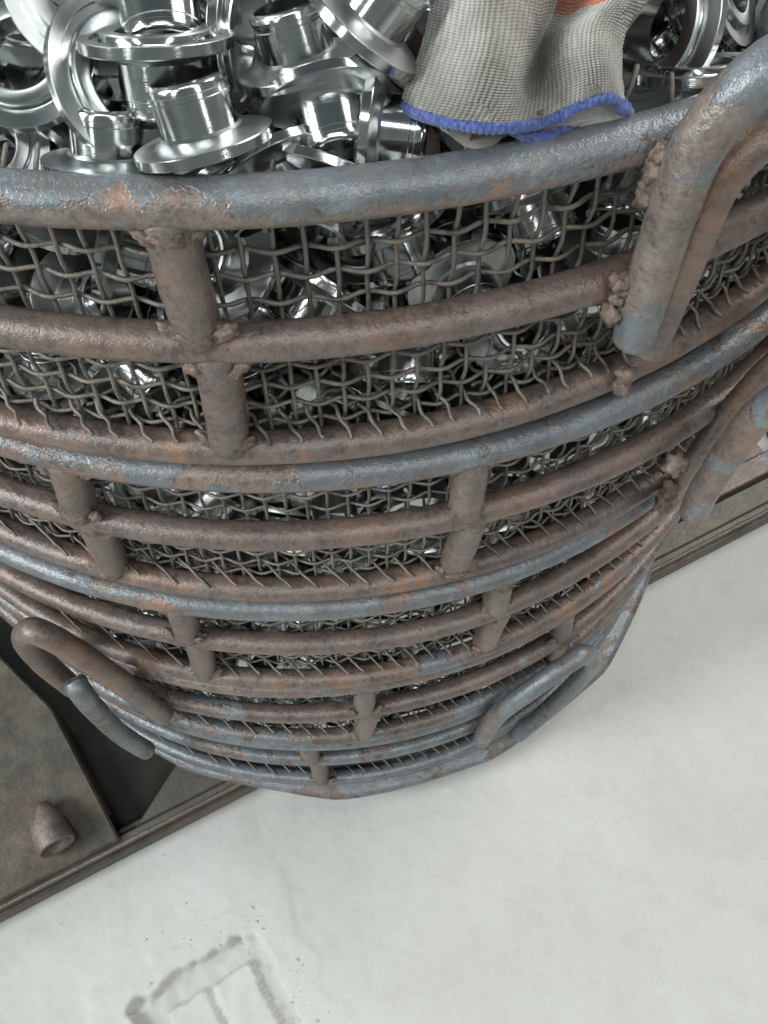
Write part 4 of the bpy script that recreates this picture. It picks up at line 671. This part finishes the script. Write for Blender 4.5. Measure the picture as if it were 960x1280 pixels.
# heap copies for the lower baskets: a sector of the pile repeated round the wall
sec = []
for r in PILE:
    p = Vector(r[:3])/1000; x, y = p.x-cx, p.y-cy; rr = math.hypot(x, y); a = math.atan2(y, x)+PI/2
    if .215 < rr < .328 and abs(a) < .40 and -.125 < p.z < -.008: sec.append((Vector((x, y, p.z+.1241)), Quaternion(r[3:])))
L = []
for k in range(-2, 3):
    Rz = Quaternion((0, 0, 1), k*.80)
    for p, q in sec: L.append(([Rz @ (q @ v+p) for v in LV], LF))
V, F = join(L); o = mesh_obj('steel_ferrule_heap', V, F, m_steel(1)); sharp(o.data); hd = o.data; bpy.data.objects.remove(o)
for i, (bk, nm) in enumerate(zip('BCDE', ('second', 'third', 'fourth', 'lowest'))):
    (bx, by), rg, root, O = BK[bk]
    o = inst('steel_ferrule_heap', hd, None, Matrix.Translation((bx, by, rg[2][0])) @ Matrix.Rotation(.13*(i-1.5), 4, 'Z'))
    tag(o, 'steel ferrules glimpsed through the mesh of the %s basket%s' % (nm, '' if nm == 'lowest' else ' from the top'), 'steel ferrules', kind='stuff')

# ---------------------------------------------------------------- glove lying on the rim
rows = [
 [(498, 132, 0.008), (532, 146, 0.012), (572, 155, 0.016), (618, 160, 0.017), (658, 157, 0.015), (696, 147, 0.014), (732, 129, 0.018), (762, 123, 0.018), (781, 138, 0.012)],
 [(506, 108, 0.012), (545, 119, 0.0196), (588, 126, 0.0249), (631.6, 130, 0.0221), (664.0, 126, 0.012), (696.8, 112, 0.0173), (734.0, 97, 0.0256), (762, 96, 0.0236), (779, 116, 0.012)],
 [(520, 72, 0.014), (556, 84, 0.0254), (600, 90, 0.0311), (644, 95, 0.0247), (668, 90, 0.0054), (694, 74, 0.0189), (730, 64, 0.0308), (760, 64, 0.0274), (777, 82, 0.012)],
 [(531, 36, 0.016), (568, 46, 0.03), (610, 52, 0.035), (652.8, 58, 0.0244), (674.0, 52, 0.0012), (696.4, 40, 0.0166), (733.0, 31, 0.0322), (765, 28, 0.027), (783, 40, 0.013)],
 [(538, 0, 0.018), (575, 8, 0.033), (616, 12, 0.036), (659.8, 16, 0.0214), (688.0, 18, -0.0008), (714.4, 16, 0.0126), (752.0, 4, 0.0302), (790, -4, 0.026), (812, -2, 0.016)],
 [(545, -40, 0.018), (582, -32, 0.035), (624, -30, 0.037), (668, -28, 0.021), (700, -26, -0.001), (733, -26, 0.01), (772, -34, 0.028), (812, -36, 0.024), (836, -36, 0.014)],
 [(556, -80, 0.018), (595, -75, 0.0356), (640, -72, 0.0364), (687.2, -72, 0.0244), (720.0, -70, 0.0064), (753.6, -70, 0.014), (790.0, -74, 0.027), (826, -76, 0.0216), (846, -76, 0.012)],
 [(570, -118, 0.018), (612, -112, 0.0328), (660, -110, 0.0332), (705.2, -110, 0.025), (740.0, -110, 0.0141), (771.1, -110, 0.0177), (802.0, -112, 0.0239), (832, -114, 0.0188), (850, -114, 0.012)],
 [(590, -140, 0.016), (628, -138, 0.022), (668, -136, 0.023), (706, -136, 0.02), (740, -136, 0.016), (770, -136, 0.016), (800, -136, 0.016), (826, -138, 0.014), (842, -138, 0.012)]]
G = [[bp(*q) for q in r] for r in rows]
def cr(a, b, c, d, t): return .5*((2*b)+(c-a)*t+(2*a-5*b+4*c-d)*t*t+(3*b-a-3*c+d)*t**3)
def samp(L, t):
    n = len(L)-1; x = min(max(t, 0), 1)*n; i = min(int(x), n-1); f = x-i
    return cr(L[max(i-1, 0)], L[i], L[i+1], L[min(i+2, n)], f)
def gpt(u, v): return samp([samp(r, u) for r in G], v)
NU, NVV = 300, 420
cols = [[samp(r, i/NU) for r in G] for i in range(NU+1)]
topP = [[samp(cols[i], j/NVV) for i in range(NU+1)] for j in range(NVV+1)]
V = []; F = []; UVc = []
ncu, ncv = 50, 78
back = 40
for j in range(NVV+1):
    row = topP[j]
    for i in range(NU+1):
        a = row[max(i-1, 0)]; b_ = row[min(i+1, NU)]; c = topP[max(j-1, 0)][i]; d = topP[min(j+1, NVV)][i]
        n = (b_-a).cross(d-c).normalized()
        if n.z < 0: n = -n
        u, v = i/NU*ncu, j/NVV*ncv
        st = abs(math.sin(PI*u))*.55+abs(math.sin(PI*v))*.55
        q = row[i]+n*(.00065*(st-.6)+.0003*noise.noise(row[i]*300))
        q += Vector((0, 0, .0016*noise.noise(row[i]*38)))
        V.append(q); UVc.append((i/NU, j/NVV, st))
W1 = NU+1; base = len(V)
for j in range(NVV+1):                      # underside of the flattened cuff
    A = topP[j][0]; B = topP[j][NU]
    for i in range(1, back):
        t = 1-i/back; mid = topP[j][int(t*NU)]
        lo = Vector((mid.x, mid.y, 0)); z = min(A.z, B.z)*(1)+0; e = math.sin(PI*t)
        sag = z-.006*e**.5
        lo.z = min(mid.z-.0016*e**.3, sag+.002) ; lo.y += .011*e**.5*max(0, 1-j/90)
        V.append(lo); UVc.append((t, j/NVV, .5))
def idx(j, i):
    if i <= NU: return j*W1+i
    k = i-NU
    return base+j*(back-1)+k-1 if k < back else j*W1
for j in range(NVV):
    for i in range(NU+back): F.append((idx(j, i), idx(j, i+1), idx(j+1, i+1), idx(j+1, i)))
glO = G[4][4].copy()
glv = empty('work_glove', glO, 'grey knitted work glove with a blue cuff hem, draped over the ferrules behind the rim', 'glove')
def b(nt, p):
    N = NT(nt); at = N.n('ShaderNodeVertexColor'); at.layer_name = 'knit'
    tc = N.n('ShaderNodeTexCoord').outputs['Object']
    sx = N.n('ShaderNodeSeparateColor'); N.l(at.outputs[0], sx.inputs[0])
    c = N.ramp(sx.outputs[2], [(.10, (.10, .097, .088)), (.55, (.29, .28, .255)), (.9, (.40, .385, .355))])
    dirt = N.ramp(N.noise(tc, 42, 4, .6), [(.40, (.52, .51, .48)), (.62, (1, 1, 1))])
    x = N.n('ShaderNodeMix', data_type='RGBA', blend_type='MULTIPLY'); x.inputs[0].default_value = .8; N.l(c, x.inputs[6]); N.l(dirt, x.inputs[7])
    # rubber-dipped palm: orange coat from the middle of the glove on
    vv = N.math('ADD', sx.outputs[1], N.math('MULTIPLY', N.noise(tc, 60, 3, .5), .06))
    mu = N.math('MULTIPLY', N.math('GREATER_THAN', vv, .535), N.math('MULTIPLY', N.math('GREATER_THAN', sx.outputs[0], .52), N.math('LESS_THAN', sx.outputs[0], .83)))
    N.l(N.mix(mu, x.outputs[2], (.40, .095, .04)), p.inputs['Base Color'])
    p.inputs['Roughness'].default_value = .85; p.inputs['Sheen Weight'].default_value = .2
    N.l(N.bump(N.noise(tc, 2200, 2, .6), .4, .0003), p.inputs['Normal'])
GM = mat('knit_fabric', b)
o = mesh_obj('knitted_shell', [v-glO for v in V], F, GM, glv)
ca = o.data.color_attributes.new('knit', 'FLOAT_COLOR', 'POINT')
for i, c in enumerate(UVc): ca.data[i].color = (c[0], c[1], c[2], 1)
# blue overlocked hem: a rope with stitch lumps, front edge and the folded under-edge
def b(nt, p):
    N = NT(nt); tc = N.n('ShaderNodeTexCoord').outputs['Object']; a = N.noise(tc, 700, 3, .6)
    N.l(N.ramp(a, [(.3, (.018, .032, .14)), (.5, (.052, .080, .245)), (.7, (.10, .14, .34))]), p.inputs['Base Color']); p.inputs['Roughness'].default_value = .85
    p.inputs['Sheen Weight'].default_value = .3; N.l(N.bump(a, .6, .0006), p.inputs['Normal'])
BM = mat('blue_hem', b)
def hem(path, r, per):
    pts = smooth_path(path, 3); n = len(pts); V, F = tube(pts, r, 12)
    k = 0; acc = 0; out = list(V)
    for i in range(n):
        if i: acc += (pts[i]-pts[i-1]).length
        for q in range(12):
            v = V[i*12+q]; d = (v-pts[i]); out[i*12+q] = pts[i]+d*(1+.20*math.sin(acc/per*2*PI+q*.9)*.5+.12*noise.noise(v*900))
    return out, F
edge = [topP[0][i] for i in range(0, NU+1, 2)]
V, F = hem(edge, .0016, .0016); mesh_obj('blue_hem', [v-glO for v in V], F, BM, glv)
V, F = hem([P(778, 132, .013), P(784, 142, .008), P(783, 150, .004)], .0019, .0016); mesh_obj('blue_hem', [v-glO for v in V], F, BM, glv)
V, F = hem([P(640, 162, .012), P(665, 170, .010), P(688, 170, .009), P(706, 162, .008), P(730, 155, .007)], .0018, .0016); mesh_obj('blue_hem', [v-glO for v in V], F, BM, glv)
# inner side of the cuff showing under the hem
V = []; F = []
for i in range(21):
    t = i/20; a = P(672+t*108, 152-28*math.sin(t*PI/2)+0*t, .014); c = P(680+t*100, 168-12*t, .006)
    for k in range(6): V.append(a.lerp(c, k/5)-glO)
for i in range(20):
    for k in range(5): F.append((i*6+k, (i+1)*6+k, (i+1)*6+k+1, i*6+k+1))
def b(nt, p):
    N = NT(nt); tc = N.n('ShaderNodeTexCoord').outputs['Object']; a = N.noise(tc, 900, 3, .6)
    N.l(N.ramp(a, [(.3, (.30, .30, .29)), (.7, (.46, .455, .44))]), p.inputs['Base Color']); p.inputs['Roughness'].default_value = .9; N.l(N.bump(a, .6, .0006), p.inputs['Normal'])
mo = mesh_obj('cuff_lining', V, F, mat('cuff_lining', b), glv); sm = mo.modifiers.new('s', 'SOLIDIFY'); sm.thickness = .0012
# fingers, lying away from the viewer
fm = []
for k, (fx, ln, r) in enumerate(((612, .062, .0105), (672, .070, .011), (732, .066, .0108), (800, .052, .0095))):
    a = bp(fx, -128, .012); c = bp(fx+10, -150, .012); d = (c-a).normalized(); d.z = 0
    pts = [a+d*ln*i/12+Vector((0, 0, -.010*(i/12)**2)) for i in range(13)]
    rr = [r*(1-.25*(i/12)**2) for i in range(12)]+[r*.45]
    V, F = tube(pts, rr, 16); 
    o = mesh_obj('glove_finger', [v-glO for v in V], F, None, glv)
    def b(nt, p):
        N = NT(nt); tc = N.n('ShaderNodeTexCoord').outputs['Object']; a = N.noise(tc, 300, 3, .6); N.l(N.ramp(a, [(.3, (.38, .08, .03)), (.7, (.52, .13, .05))]), p.inputs['Base Color']); p.inputs['Roughness'].default_value = .5
    o.data.materials.append(mat('orange_rubber', b))
